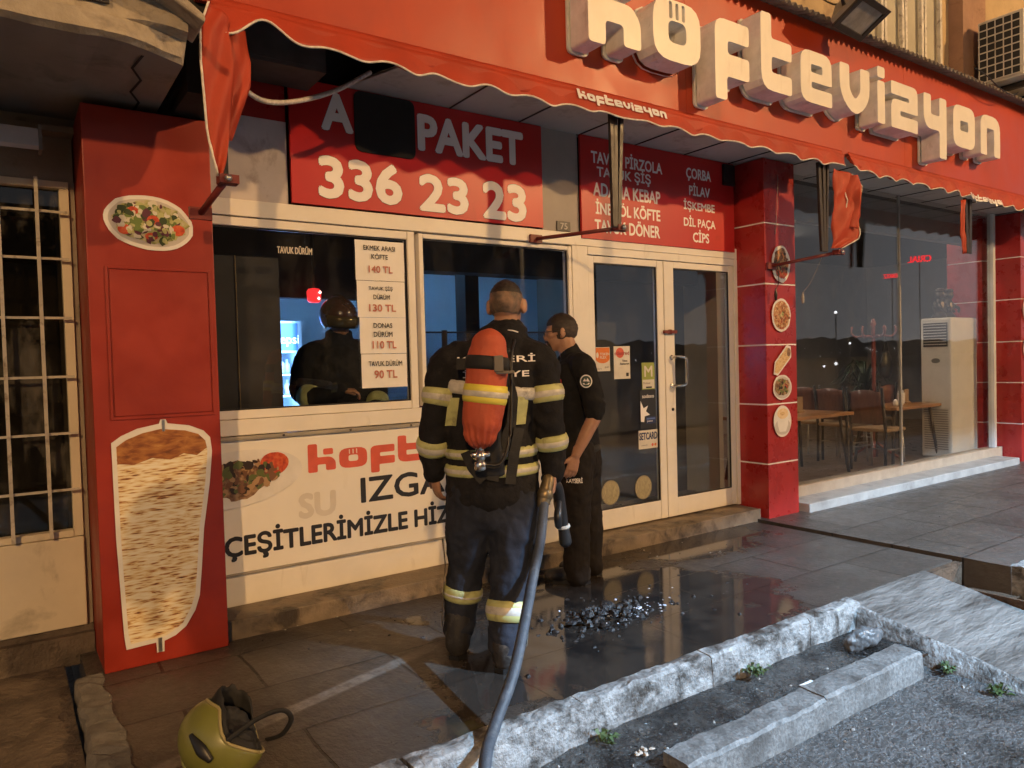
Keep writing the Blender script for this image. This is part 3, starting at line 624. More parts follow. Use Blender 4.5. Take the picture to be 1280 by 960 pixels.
# ================================================================ FASCIA SIGN
FY = 3.55
sg = thing('shop_sign', 'long orange red fascia with big ivory three dimensional restaurant letters', 'sign', (5.3, FY, 3.07))
mb = MB(); edges = [.78, 3.985, 6.9, 9.6, 13]
for a, b in zip(edges, edges[1:]): mb.box(a + .002, b - .002, FY, FY + .03, 3.07, 4.08)
mb.build('fascia_board', orange_red, sg)
xs = {'k': (2.93, 3.36), 'ö': (3.47, 3.91), 'f': (4.055, 4.415), 't': (4.55, 4.91), 'e': (5.02, 5.43), 'v': (5.535, 5.965), 'i': (6.085, 6.20), 'z': (6.30, 6.74), 'y': (6.845, 7.26), 'o': (7.39, 7.82), 'n': (7.94, 8.365)}
rim = M('letter_rim_trim', (.66, .64, .60), .5, var=.15, vscale=8)
for ch, (x0, x1) in xs.items():
    k = (x1 - x0) / GW.get(ch, 9.5); h = .0392; zb = 3.315
    vs, fs, ns = glyph(ch, 2., 0)
    mb = MB(); mb.add([(x0 + p.x * k, 3.35 + (.165 if p.z < 0 else 0), zb + p.y * h) for p in vs], fs)
    mb.mi = [0 if n.z > .7 else 1 for n in ns]
    lt = mb.build('letter', [letter_face, letter_side], sg)
    vs, fs, ns = glyph(ch, 2., .32)
    mb = MB(); mb.add([(x0 + p.x * k, 3.527 + (.016 if p.z < 0 else 0), zb + p.y * h) for p in vs], fs); mb.build('letter_base', rim, lt)
    mb = MB()
    pts = GL[ch][0][0]; 
    for q in (0, len(pts) // 2):
        cx = x0 + pts[q][0] * k; cz = zb + pts[q][1] * h
    vs, fs, ns = glyph(ch, 2., -.45)
    mb.add([(x0 + p.x * k, 3.51 + (.0165 if p.z < 0 else 0), zb + p.y * h) for p in vs], fs); mb.build('letter_spacer', black_plastic, lt)
# corrugated drip roof on top of the fascia
mb = MB(); n = 700; vs = []
for i in range(n + 1):
    x = lerp(4.3, 10.6, i / n); zz = .017 * math.sin(x * 2 * math.pi / .075)
    sag = .012 * fbm((x, 0, 0), 1.3)
    vs += [(x, 3.40 + sag, 4.045 + zz + sag), (x, 3.66, 4.13 + zz), (x, 3.95, 4.22 + zz)]
mb.add(vs, [(i * 3 + j, i * 3 + j + 1, i * 3 + j + 4, i * 3 + j + 3) for i in range(n) for j in range(2)], True)
mb.build('corrugated_strip', M('dirty_corrugated_sheet', (.16, .135, .115), .7, var=.3, vscale=8, stain=(.05, .04, .034), sscale=5), label='dirty corrugated roof strip running along the top of the red fascia', cat='roof strip', solid=.004)

# ================================================================ FOLDED AWNINGS
ZT = 3.095
def hem(x, seed):
    """height of the scalloped hem"""
    return 2.94 + (.016 + .010 * fbm((x, 5, seed), 1.1)) * math.sin(x * 2 * math.pi / .31 + seed + 2.2 * fbm((x, 8, seed), .8)) + .016 * fbm((x, seed, 0), 1.6) - .02 * max(0, (x - 6) / 4)
def awning(x0, x1, seed, label, logo, folds, bumps):
    a = thing('awning', label, 'awning', ((x0 + x1) / 2, 3.5, 2.9), group='folded red awnings under the sign')
    def H(x):
        z = hem(x, seed)
        for bx, bw, bh in bumps: z += bh * math.exp(-((x - bx) / bw) ** 2)
        return z
    def Y(x, t):  # t 0 top, 1 hem
        return 3.535 - .045 * t - t * (.014 * math.sin(x * 2 * math.pi / .30 + seed + 1) + .01 * fbm((x, 2, seed), 1.5))
    nx = int((x1 - x0) / .02); ny = 7; mb = MB(); vs = []
    for i in range(nx + 1):
        x = lerp(x0, x1, i / nx)
        for j in range(ny + 1):
            t = j / ny; vs.append((x, Y(x, t), lerp(ZT, H(x), t)))
    mb.add(vs, [(i * (ny + 1) + j, i * (ny + 1) + j + 1, (i + 1) * (ny + 1) + j + 1, (i + 1) * (ny + 1) + j) for i in range(nx) for j in range(ny)], True)
    va = mb.build('valance', canvas_red, a, solid=.003)
    mb = MB(); mb.tube([(lerp(x0, x1, i / nx), Y(lerp(x0, x1, i / nx), 1) - .002, H(lerp(x0, x1, i / nx))) for i in range(nx + 1)], .0055, 6); mb.build('piping', piping_m, va)
    if logo:
        mb = MB()
        put_logo(mb, logo[0], logo[1], logo[2], logo[3], 0, at=lambda X, Z: (X, Y(X, max(0, (ZT - Z) / (ZT - H(X)))) - .012, Z), bold=.2); mb.build('printed_name', print_white, va)
    # cloth bunched behind the valance
    mb = MB()
    for q in range(3):
        yy = 3.50 - .0 * q + .0; vs = []
        for i in range(nx // 2 + 1):
            x = lerp(x0, x1, i / (nx // 2))
            for j in range(5):
                t = j / 4; vs.append((x, 3.515 + .012 * q + .006 * math.sin(x * 9 + q * 2) * t, lerp(3.06, H(x) + .025 + .02 * q + .012 * math.sin(x * 17 + q), t)))
        mb.add(vs, [(i * 5 + j, i * 5 + j + 1, (i + 1) * 5 + j + 1, (i + 1) * 5 + j) for i in range(nx // 2) for j in range(4)], True)
    mb.build('folded_canvas', canvas_red, a, solid=.002)
    for f in folds: f(a)
    return a
def ribs(cx, y0, zp, zt, n=4, sp=.028, wid=.020, lean=0.):
    def f(a):
        for i in range(n):
            x = cx + (i - (n - 1) / 2) * sp
            mb = MB(); mb.add([], [])
            p0 = Vector((cx + (i - (n - 1) / 2) * sp * .45, y0, zp)); p1 = Vector((x + lean, y0 + .012 * (i % 2), zt))
            d = (p1 - p0); s = Vector((wid / 2, 0, 0)); q = Vector((0, .012, 0))
            vs = [p0 - s - q, p0 + s - q, p0 + s + q, p0 - s + q, p1 - s - q, p1 + s - q, p1 + s + q, p1 - s + q]
            mb.add(vs, [(0, 3, 2, 1), (4, 5, 6, 7), (0, 1, 5, 4), (1, 2, 6, 5), (2, 3, 7, 6), (3, 0, 4, 7)])
            mb.build('rib', dark_metal, a, bevel=.002)
    return f
def bracket(p0, p1, r=.014):
    def f(a):
        mb = MB(); mb.tube([p0, p1], r, 8)
        p = Vector(p0); q = Vector(p1)
        mb.box(p.x - .05, p.x + .05, p.y - .012, p.y + .012, p.z - .028, p.z + .028)
        mb.box(q.x - .035, q.x + .05, q.y - .03, q.y + .03, q.z - .018, q.z + .02); mb.build('bracket_arm', rust_metal, a)
        mb = MB(); mb.lathe((q.x, q.y - .034, q.z), [(.016, 0), (.016, .012), (.007, .02)], 10, Matrix.Rotation(R(90), 4, 'X')); mb.build('pivot_bolt', steel, a)
    return f
def side_flap(rows, label=None, trim=(0, 1)):
    """hanging side cloth: rows of (left point, right point) from top to bottom"""
    def f(a):
        mb = MB(); vs = []; N = 10; M_ = 6; L = []; Q = []
        n = len(rows)
        for s in range((n - 1) * M_ + 1):
            i = min(s // M_, n - 2); t = (s - i * M_) / M_
            l = Vector(rows[i][0]).lerp(Vector(rows[i + 1][0]), t); q = Vector(rows[i][1]).lerp(Vector(rows[i + 1][1]), t); L.append(l); Q.append(q)
            for k in range(N + 1):
                u = k / N; p = l.lerp(q, u); p.y += .012 * math.sin(u * 7 + s * .35) - .01 * fbm((p.x * 3, 0, p.z * 2), 3); vs.append(p)
        W = N + 1
        mb.add(vs, [(s * W + k, (s + 1) * W + k, (s + 1) * W + k + 1, s * W + k + 1) for s in range((n - 1) * M_) for k in range(N)], True)
        fl = mb.build('side_flap', canvas_red, a, solid=.003)
        mb = MB()
        if 0 in trim: mb.tube([vs[s * W] + Vector((-.003, -.004, 0)) for s in range((n - 1) * M_ + 1)], .0055, 6)
        if 1 in trim: mb.tube([vs[s * W + N] + Vector((.003, -.004, 0)) for s in range((n - 1) * M_ + 1)], .0055, 6)
        mb.build('piping', piping_m, fl)
    return f
YR = 3.53
flapR = side_flap([((5.72, YR, 2.93), (5.92, YR - .05, 2.90)), ((5.72, YR, 2.82), (6.02, YR - .07, 2.80)), ((5.71, YR, 2.70), (5.97, YR - .06, 2.68)), ((5.71, YR, 2.58), (5.93, YR - .06, 2.56)), ((5.70, YR, 2.46), (5.97, YR - .07, 2.44)), ((5.69, YR, 2.34), (5.96, YR - .05, 2.36)), ((5.67, YR, 2.27), (5.80, YR - .02, 2.275))], trim=(1,))
flapR2 = side_flap([((5.85, YR - .02, 2.88), (5.95, YR - .09, 2.885)), ((5.83, YR - .02, 2.80), (5.985, YR - .09, 2.79)), ((5.87, YR - .02, 2.68), (5.94, YR - .09, 2.68)), ((5.83, YR - .02, 2.56), (5.97, YR - .09, 2.55)), ((5.85, YR - .02, 2.45), (5.94, YR - .09, 2.44))], trim=(0,))
flapL = side_flap([((.815, 3.44, 3.02), (.90, 3.46, 2.98)), ((.775, 3.43, 2.90), (.90, 3.46, 2.90)), ((.765, 3.42, 2.74), (.915, 3.46, 2.76)), ((.775, 3.42, 2.60), (.905, 3.46, 2.62)), ((.785, 3.42, 2.46), (.885, 3.46, 2.46)), ((.80, 3.42, 2.34), (.865, 3.46, 2.34)), ((.825, 3.44, 2.26), (.845, 3.45, 2.26))], trim=(0,))
flapL2 = side_flap([((.885, 3.5, 2.98), (1.0, 3.56, 2.98)), ((.885, 3.5, 2.84), (1.02, 3.56, 2.84)), ((.885, 3.5, 2.72), (1.01, 3.56, 2.72)), ((.88, 3.5, 2.58), (.97, 3.56, 2.6)), ((.87, 3.5, 2.44), (.92, 3.55, 2.46))], trim=())
awning(.84, 5.86, .4, 'orange red folded awning with white piping over the takeaway window and door', (2.965, 3.74, 3.005, 3.052), [flapL, flapL2, flapR, ribs(.865, 3.5, 2.25, 3.0, 2, .03), ribs(3.29, 3.54, 2.25, 2.98, 3, .045, .03, .02), ribs(5.60, 3.55, 2.24, 2.96, 5, .033, .024), bracket((3.12, F - .02, 2.262), (3.33, 3.55, 2.25)), bracket((5.36, 3.885, 2.15), (5.72, 3.50, 2.235)), bracket((.80, 3.70, 2.14), (.86, 3.45, 2.25), .016)], [(1.08, .10, .07), (5.82, .10, .05)])
awning(5.94, 11.2, 1.7, 'orange red folded awning with white piping over the big dining room window', (8.02, 8.72, 2.905, 2.955), [flapR2, ribs(8.12, 3.55, 2.38, 2.93, 4, .05, .03, .01), side_flap([((7.93, YR, 2.9), (8.02, YR, 2.9)), ((7.935, YR, 2.6), (8.02, YR, 2.6)), ((7.95, YR, 2.36), (8.01, YR, 2.37))], trim=())], [(5.98, .12, .02)])
# pull cords, one each side of the pillar
def cord(pts, r, mt, label, cat='cord', group=None, weight=None):
    mb = MB(); mb.chain(pts, [r] * len(pts), 6, (.1, .3, .9), 5, caps=False)
    if weight: mb.chain([weight, Vector(weight) - Vector((0, 0, .05)), Vector(weight) - Vector((0, 0, .09))], [.004, .014, .010], 8, sub=3)
    return mb.build('cord', mt, label=label, cat=cat, group=group)
cordm = M('grey_cord', (.34, .31, .28), .8, var=.2, vscale=40)
cord([(5.44, 3.86, 2.92), (5.425, 3.862, 2.65), (5.40, 3.864, 2.42)], .0022, cordm, 'thin grey cord hanging down the upper part of the tiled pillar')
cord([(5.66, 3.6, 2.22), (5.72, 3.75, 2.02), (5.735, 3.84, 1.94)], .0022, cordm, 'thin slanting cord with a small weight at the right edge of the tiled pillar', weight=(5.735, 3.84, 1.94))
cord([(5.36, 3.82, 2.15), (5.40, 3.84, 2.02), (5.37, 3.85, 1.95)], .003, dark_metal, 'dark wire ends dangling from the awning bracket on the tiled pillar', weight=(5.37, 3.85, 1.96))
cord([(.98, 3.66, 2.77), (1.12, 3.75, 2.74), (1.30, 3.8, 2.78), (1.55, 3.86, 2.9), (1.78, 3.9, 3.06)], .013, M('white_corrugated_hose', (.5, .46, .43), .6, var=.3, vscale=60), 'white corrugated pipe sagging in the dark gap above the phone sign', 'pipe')
cord([(8.9, 3.39, 4.09), (8.7, 3.37, 4.02), (8.4, 3.36, 4.03), (8.1, 3.36, 4.10), (7.9, 3.38, 4.14)], .006, black_plastic, 'black cable lying along the right end of the corrugated strip', 'cable')

# ================================================================ SIGNS ON THE FRONT
ps = thing('phone_sign', 'red takeaway sign with a phone number and a black hole in it', 'sign', (2.3, F, 2.34))
HX0, HX1, HZ0, HZ1 = 1.80, 2.185, 2.70, 3.02
mb = MB(); y0, y1 = F - .022, F - .002
for q in ((1.40, HX0, 2.345, 3.055), (HX1, 3.19, 2.345, 3.055), (HX0, HX1, 2.345, HZ0), (HX0, HX1, HZ1, 3.055)): mb.quad((q[0], y0, q[2]), (q[1], y0, q[2]), (q[1], y0, q[3]), (q[0], y0, q[3]))
mb.box(1.40, 3.19, y0 + .004, y1, 2.345, 2.352); mb.box(1.40, 1.408, y0 + .001, y1, 2.352, 3.05); mb.box(3.182, 3.189, y0 + .001, y1, 2.352, 3.05)
mb.build('sign_panel', red_sign, ps)
mb = MB(); mb.prism(SQ(HX0 - .01, HZ0 - .012, HX1 + .008, HZ1 + .03, .05), F - .030, F - .023); mb.build('black_panel', M('black_gap', (.008, .007, .007), .8, var=.3), ps)
mb = MB(); mo = MB()
for s, x0, x1, z0, z1 in (('A', 1.585, 1.785, 2.785, 3.01), ('PAKET', 2.212, 3.03, 2.752, 2.985), ('336', 1.556, 2.095, 2.388, 2.638), ('23', 2.21, 2.575, 2.372, 2.612), ('23', 2.685, 3.045, 2.366, 2.622)):
    put_text(mb, s, x0, x1, z0, z1, F - .0240, .06); put_text(mo, s, x0 + .012, x1 - .012, z0 + .012, z1 - .012, F - .0226, .03, grow=.009)
mo.build('letter_outline', print_dark, ps); mb.build('lettering', print_white, ps)
ms = thing('menu_sign', 'red sign listing chicken and kebab dishes in white above the door', 'sign', (4.4, F, 2.3))
mb = MB(); mb.box(3.545, 5.265, F - .022, F - .002, 2.30, 3.056); mb.build('sign_panel', red_sign, ms, bevel=.002)
mb = MB(); Yt = F - .0232
for s, x0, x1, z0 in (('TAVUK PİRZOLA', 3.647, 4.392, 2.862), ('TAVUK ŞİŞ', 3.70, 4.262, 2.748), ('ADANA KEBAP', 3.66, 4.365, 2.622), ('İNEGÖL KÖFTE', 3.68, 4.36, 2.487), ('TAVUK DÖNER', 3.668, 4.352, 2.352)): put_text(mb, s, x0, x1, z0, z0 + (.10 if not any(c in s for c in 'İŞÖ') else .118), Yt, .038)
for s, x0, x1, z0 in (('ÇORBA', 4.668, 4.972, 2.85), ('PİLAV', 4.70, 4.955, 2.733), ('İŞKEMBE', 4.632, 5.012, 2.595), ('DİL PAÇA', 4.63, 5.018, 2.462), ('CİPS', 4.735, 4.935, 2.352)): put_text(mb, s, x0, x1, z0, z0 + .108, Yt, .038)
mb.build('lettering', print_white, ms)
mb = MB(); mb.box(5.11, 5.255, F - .05, F - .0225, 2.86, 3.04); mb.build('speaker_box', black_plastic, label='small black box at the top right corner of the menu sign', cat='box', bevel=.008)
mb = MB(); mb.box(3.325, 3.45, F - .006, F + .003, 2.34, 2.41); np_ = mb.build('number_plate', M('dark_enamel_plate', (.05, .045, .045), .4), label='small dark house number plate beside the phone sign', cat='plate', bevel=.002)
mb = MB(); put_text(mb, '75', 3.355, 3.42, 2.352, 2.398, F - .0075, .02); mb.build('number', M('grey_print', (.42, .40, .37), .5), np_)
bn = thing('banner', 'white banner with grilled meat picture and black slogan under the window', 'banner', (2.2, F, .28))
mb = MB(); n = 60; vs = []
for i in range(n + 1):
    x = lerp(.915, 3.44, i / n)
    for j in range(13):
        t = j / 12; z = lerp(.285, 1.012, t); vs.append((x, F - .010 - .004 * fbm((x, 0, z), 2.4) - .003, z))
mb.add(vs, [(i * 13 + j, (i + 1) * 13 + j, (i + 1) * 13 + j + 1, i * 13 + j + 1) for i in range(n) for j in range(12)], True); mb.build('banner_sheet', banner_m, bn)
mb = MB(); mb.box(.912, 3.444, F - .03, F - .001, 1.014, 1.036); mb.box(.912, 3.444, F - .02, F - .001, .272, .284); mb.build('retaining_strip', M('tarnished_strip', (.30, .27, .22), .5, var=.4, vscale=8, stretch=(.3, 1, 4), bump=.003), bn)
mb = MB()
for i in range(6): mb.lathe((1.3 + i * .4, F - .031, 1.025), [(.007, 0), (.007, .003), (.003, .005)], 8, Matrix.Rotation(R(90), 4, 'X'))
mb.build('screw', dark_metal, bn)
YB = F - .0215
bnat = lambda X, Z: (X, F - .0142 - .004 * fbm((X, 0, Z), 2.4), Z)
mb = MB(); put_logo(mb, 1.442, 3.40, .80, .915, YB, bold=.15, at=bnat); mb.build('printed_name', print_red, bn)
mb = MB(); put_text(mb, 'IZGARA', 1.757, 2.66, .575, .73, YB, .03, at=bnat); put_text(mb, 'ÇEŞİTLERİMİZLE HİZMETİNİZDEYİZ', .960, 3.38, .345, .525, YB, .05, at=bnat); mb.build('lettering', print_black, bn)
mb = MB(); put_text(mb, 'SU', 1.375, 1.60, .53, .68, YB, .06, at=bnat); mb.build('ghost_lettering', ghost_print, bn)

# ---- printed food pictures
def food_mat(name, cols, scale, stretch=None, scale2=None, dist=.6, rough=.5, lo=.28, hi=.78):
    mt = bpy.data.materials.new(name); mt.use_nodes = True; t = mt.node_tree; b = t.nodes['Principled BSDF']; tc = t.nodes.new('ShaderNodeTexCoord'); co = tc.outputs['Object']
    if stretch:
        mp = t.nodes.new('ShaderNodeMapping'); mp.inputs['Scale'].default_value = stretch; t.links.new(co, mp.inputs[0]); co = mp.outputs[0]
    n = nd(t, 'ShaderNodeTexNoise', Scale=scale, Detail=7., Roughness=.62, Distortion=dist); t.links.new(co, n.inputs['Vector'])
    v = nd(t, 'ShaderNodeTexVoronoi', Scale=scale2 or scale * 1.6); t.links.new(co, v.inputs['Vector'])
    fac = math_(t, 'ADD', math_(t, 'MULTIPLY', n.outputs['Fac'], .75), math_(t, 'MULTIPLY', v.outputs['Distance'], .3))
    r = t.nodes.new('ShaderNodeValToRGB'); t.links.new(fac, r.inputs[0]); el = r.color_ramp.elements
    pos = [lerp(lo, hi, i / (len(cols) - 1)) for i in range(len(cols))]
    el[0].position = pos[0]; el[0].color = (*cols[0], 1); el[1].position = pos[-1]; el[1].color = (*cols[-1], 1)
    for p, c in zip(pos[1:-1], cols[1:-1]): e = el.new(p); e.color = (*c, 1)
    t.links.new(r.outputs[0], b.inputs['Base Color']); b.inputs['Roughness'].default_value = rough; MATS[name] = mt; return mt
plate_m = M('printed_white_plate', (.72, .69, .65), .45, var=.08, vscale=10)
plate_sh = M('printed_plate_rim', (.50, .46, .42), .45, var=.1, vscale=10)
tomato = food_mat('printed_tomato', [(.20, .012, .006), (.55, .07, .02), (.62, .17, .06)], 30)
meat = food_mat('printed_grilled_meat', [(.03, .014, .007), (.14, .065, .03), (.33, .2, .1), (.42, .3, .18)], 22)
salad_m = food_mat('printed_salad', [(.018, .02, .006), (.10, .12, .025), (.36, .36, .12), (.52, .46, .3), (.3, .06, .03)], 26, scale2=40)
rice_m = food_mat('printed_rice_dish', [(.2, .03, .012), (.45, .16, .06), (.55, .35, .16), (.6, .45, .25)], 55)
wrap_m = food_mat('printed_wrap_bread', [(.35, .18, .07), (.62, .42, .2), (.72, .55, .32)], 22, (1, 1, 2.5))
soup_m = food_mat('printed_soup', [(.62, .42, .2), (.72, .55, .33), (.75, .6, .4)], 18)
doner_m = food_mat('printed_doner_meat', [(.07, .02, .006), (.36, .14, .04), (.66, .48, .23), (.76, .65, .43), (.80, .72, .54), (.82, .75, .6)], 10, (.7, 1, 4.4), 26, 1.6, lo=.33, hi=.70)
doner_top = food_mat('printed_doner_crust', [(.08, .022, .006), (.24, .075, .018), (.40, .16, .04), (.52, .27, .08)], 12, (1, 1, 3), 14, 1.)
def blob(cx, cz, rx, rz, n=28, wob=.0, seed=0, rot=0.):
    out = []
    for i in range(n):
        a = 2 * math.pi * i / n; k = 1 + wob * fbm((math.cos(a), math.sin(a), seed), 2.2); x, z = rx * k * math.cos(a), rz * k * math.sin(a)
        out.append((cx + x * math.cos(rot) - z * math.sin(rot), cz + x * math.sin(rot) + z * math.cos(rot)))
    return out
def flat(mb, poly, y): mb.add([(x, y, z) for x, z in poly], [tuple(range(len(poly)))])
def decal(name, label, y, base, layers, group=None, parent=None, thick=.003):
    """a flat printed cut-out: base outline, then print layers"""
    if parent is None: cx = sum(p[0] for p in base) / len(base); t = thing(name, label, 'sticker', (cx, y, min(p[1] for p in base)), group=group)
    else: t = parent
    mb = MB(); mb.prism(base, y - thick, y); mb.build('cut_out', plate_m, t)
    for i, (nm, mt, polys) in enumerate(layers):
        if nm == 'tomato':
            for j, p in enumerate(polys): mb = MB(); flat(mb, p, y - thick - .0048 - .00012 * j); mb.build(nm, mt, t)
            continue
        mb = MB()
        for j, p in enumerate(polys): flat(mb, p, y - thick - .0008 * (i + 1) - .00012 * j)
        mb.build(nm, mt, t)
    return t
def bits(t, name, mats, y, cx, cz, rx, rz, n, s0, s1, rot=0., asp=.55):
    """printed morsels: many small irregular patches of a few colours, one part"""
    mb = MB()
    for j in range(n):
        a = rnd.random() * 6.283; r = math.sqrt(rnd.random()); u, v = rx * r * math.cos(a), rz * r * math.sin(a); x = cx + u * math.cos(rot) - v * math.sin(rot); z = cz + u * math.sin(rot) + v * math.cos(rot); q = rnd.uniform(s0, s1)
        p = blob(x, z, q, q * rnd.uniform(asp, 1), 9, .45, j, rnd.random() * 3.14); mb.add([(a_, y - .000025 * j, b_) for a_, b_ in p], [tuple(range(9))], False, rnd.randrange(len(mats)))
    return mb.build(name, mats, t)
SALADS = [M('print_dark_leaf', (.03, .05, .012), .5), M('print_green_leaf', (.13, .19, .04), .5), M('print_pale_leaf', (.42, .42, .18), .5), M('print_purple_leaf', (.10, .02, .04), .5), M('print_white_rib', (.62, .58, .48), .5)]
MEATS = [M('print_char', (.025, .012, .006), .5), M('print_brown_meat', (.16, .07, .03), .5), M('print_tan_meat', (.36, .22, .11), .5), M('print_green_leaf', (.13, .19, .04), .5)]
RICES = [M('print_rice_orange', (.5, .2, .07), .5), M('print_rice_cream', (.66, .5, .3), .5), M('print_rice_red', (.34, .07, .025), .5), M('print_rice_brown', (.2, .09, .03), .5)]
PY = 3.888
# salad picture on the left box
sal = decal('salad_sticker', 'oval salad plate sticker high on the red box left of the window', 3.893, blob(.612, 2.112, .197, .128, 36, .03, 2, -.12),
      [('plate_rim', plate_sh, [blob(.612, 2.112, .178, .110, 36, .03, 2, -.12)]), ('salad', salad_m, [blob(.614, 2.116, .158, .094, 44, .16, 5, -.12)]), ('tomato', tomato, [blob(.50, 2.075, .028, .024), blob(.625, 2.125, .027, .024), blob(.735, 2.085, .03, .026, 20, .1), blob(.615, 2.048, .028, .018), blob(.54, 2.165, .024, .019)])])
bits(sal, 'salad_leaves', SALADS, 3.8874, .614, 2.114, .150, .088, 150, .008, .022, -.12)
# doner spit cut-out
outl = [(.408, 1.075), (.45, 1.105), (.52, 1.135), (.615, 1.152), (.622, 1.172), (.645, 1.172), (.652, 1.152), (.75, 1.135), (.815, 1.105), (.845, 1.07), (.852, 1.00), (.835, .84), (.80, .62), (.782, .42), (.768, .29), (.745, .22), (.70, .15), (.65, .115), (.60, .10), (.598, .05), (.565, .05), (.563, .10), (.435, .095), (.428, .16), (.412, .62)]
inn = [(.428, 1.055), (.47, 1.085), (.54, 1.112), (.62, 1.127), (.73, 1.112), (.79, 1.09), (.822, 1.055), (.83, 1.0), (.813, .84), (.778, .62), (.76, .42), (.747, .30), (.726, .24), (.686, .17), (.64, .138), (.60, .122), (.455, .118), (.446, .17), (.432, .62)]
ds = decal('doner_sticker', 'tall cut out picture of a doner meat spit low on the red box', 3.893, outl, [('meat', doner_m, [inn]), ('crust', doner_top, [[(.4285, 1.055), (.47, 1.0845), (.54, 1.1115), (.62, 1.1265), (.73, 1.1115), (.79, 1.0895), (.8215, 1.055), (.828, 1.02), (.80, 1.0), (.78, .985), (.72, 1.0), (.66, .975), (.58, .99), (.5, .965), (.43, .975)]]), ('skewer', steel, [[(.573, .052), (.589, .052), (.589, .12), (.573, .12)], [(.627, 1.115), (.64, 1.115), (.64, 1.17), (.627, 1.17)]])])
# kofte plate on the banner
decal('plate', '', F - .0185, blob(1.02, .80, .385, .155, 40, .0, 0, .10), [('plate_edge', plate_m, [blob(1.02, .803, .365, .142, 36, 0, 0, .10)]), ('meat', meat, [blob(1.10 - .3 * i / 6 + .06 * (i % 2), .80 + .045 * ((i % 3) - 1), .125, .05, 20, .2, i, .5 - .2 * i) for i in range(7)] + [blob(1.0, .80, .22, .085, 30, .2, 3)]), ('tomato', tomato, [blob(1.245, .872, .08, .062, 24, .05)])], parent=bn, thick=.0015)
bits(bn, 'grill_marks', MEATS[:3] + [M('print_herb', (.10, .12, .03), .5)], F - .0235, 1.03, .805, .25, .085, 170, .008, .028, .10, .3)
# five stickers on the pillar front
SG = 'food stickers down the tiled pillar'
k1 = decal('food_sticker', 'topmost pillar sticker of meat on a white plate half behind the bracket', PY, blob(5.50, 2.178, .125, .158, 28, .05, 1), [('meat', meat, [blob(5.50, 2.18, .095, .125, 28, .15, 2)]), ('sauce', tomato, [blob(5.51, 2.10, .07, .045, 20, .2, 3)])], SG)
k2 = decal('food_sticker', 'round orange rice plate sticker on the tiled pillar below the bracket', PY, blob(5.492, 1.742, .13, .142, 28, .03, 4), [('rice', rice_m, [blob(5.492, 1.742, .112, .122, 28, .03, 4)]), ('garnish', salad_m, [blob(5.50, 1.74, .03, .035, 14, .2, 2)])], SG)
decal('food_sticker', 'rolled wrap sticker slanting on the tiled pillar above a meat plate', PY, rounded([(5.375, 1.24), (5.43, 1.225), (5.62, 1.38), (5.615, 1.475), (5.56, 1.485), (5.39, 1.34)], .04), [('bread', wrap_m, [rounded([(5.388, 1.255), (5.43, 1.243), (5.60, 1.38), (5.59, 1.455), (5.555, 1.465), (5.40, 1.335)], .035)]), ('filling', meat, [blob(5.583, 1.425, .026, .038, 16, .2, 1)])], SG)
k3 = decal('food_sticker', 'plate of dark grilled meat sticker below the wrap on the tiled pillar', PY, blob(5.49, 1.125, .128, .108, 28, .03, 7), [('plate_edge', plate_sh, [blob(5.49, 1.123, .116, .095)]), ('meat', meat, [blob(5.485, 1.13, .098, .075, 26, .2, 8)]), ('tomato', tomato, [blob(5.545, 1.15, .03, .03)])], SG)
decal('food_sticker', 'lowest pillar sticker showing a white soup cup on a saucer', PY, blob(5.485, .835, .122, .135, 30), [('saucer', plate_sh, [blob(5.485, .79, .108, .07)]), ('cup', plate_m, [rounded([(5.415, .80), (5.44, .745), (5.525, .745), (5.558, .80), (5.565, .90), (5.405, .90)], .03)]), ('soup', soup_m, [blob(5.486, .90, .078, .045)]), ('garnish', wrap_m, [blob(5.48, .90, .035, .016)])], SG)
decal('food_sticker', 'round plate sticker on the far right pillar at the photo edge', 3.868, blob(10.40, 1.88, .16, .18, 24), [('rice', rice_m, [blob(10.40, 1.88, .13, .15)])], SG)
decal('food_sticker', 'lower round plate sticker on the far right pillar at the photo edge', 3.868, blob(10.40, 1.4, .16, .15, 24), [('meat', meat, [blob(10.40, 1.4, .13, .12)])], SG)

bits(k1, 'morsels', MEATS[:3] + RICES[:1], PY - .0055, 5.50, 2.185, .088, .115, 70, .008, .022)
bits(k2, 'grains', RICES, PY - .0055, 5.492, 1.742, .105, .115, 120, .005, .013)
bits(k3, 'morsels', MEATS, PY - .0072, 5.485, 1.13, .09, .066, 80, .007, .02)
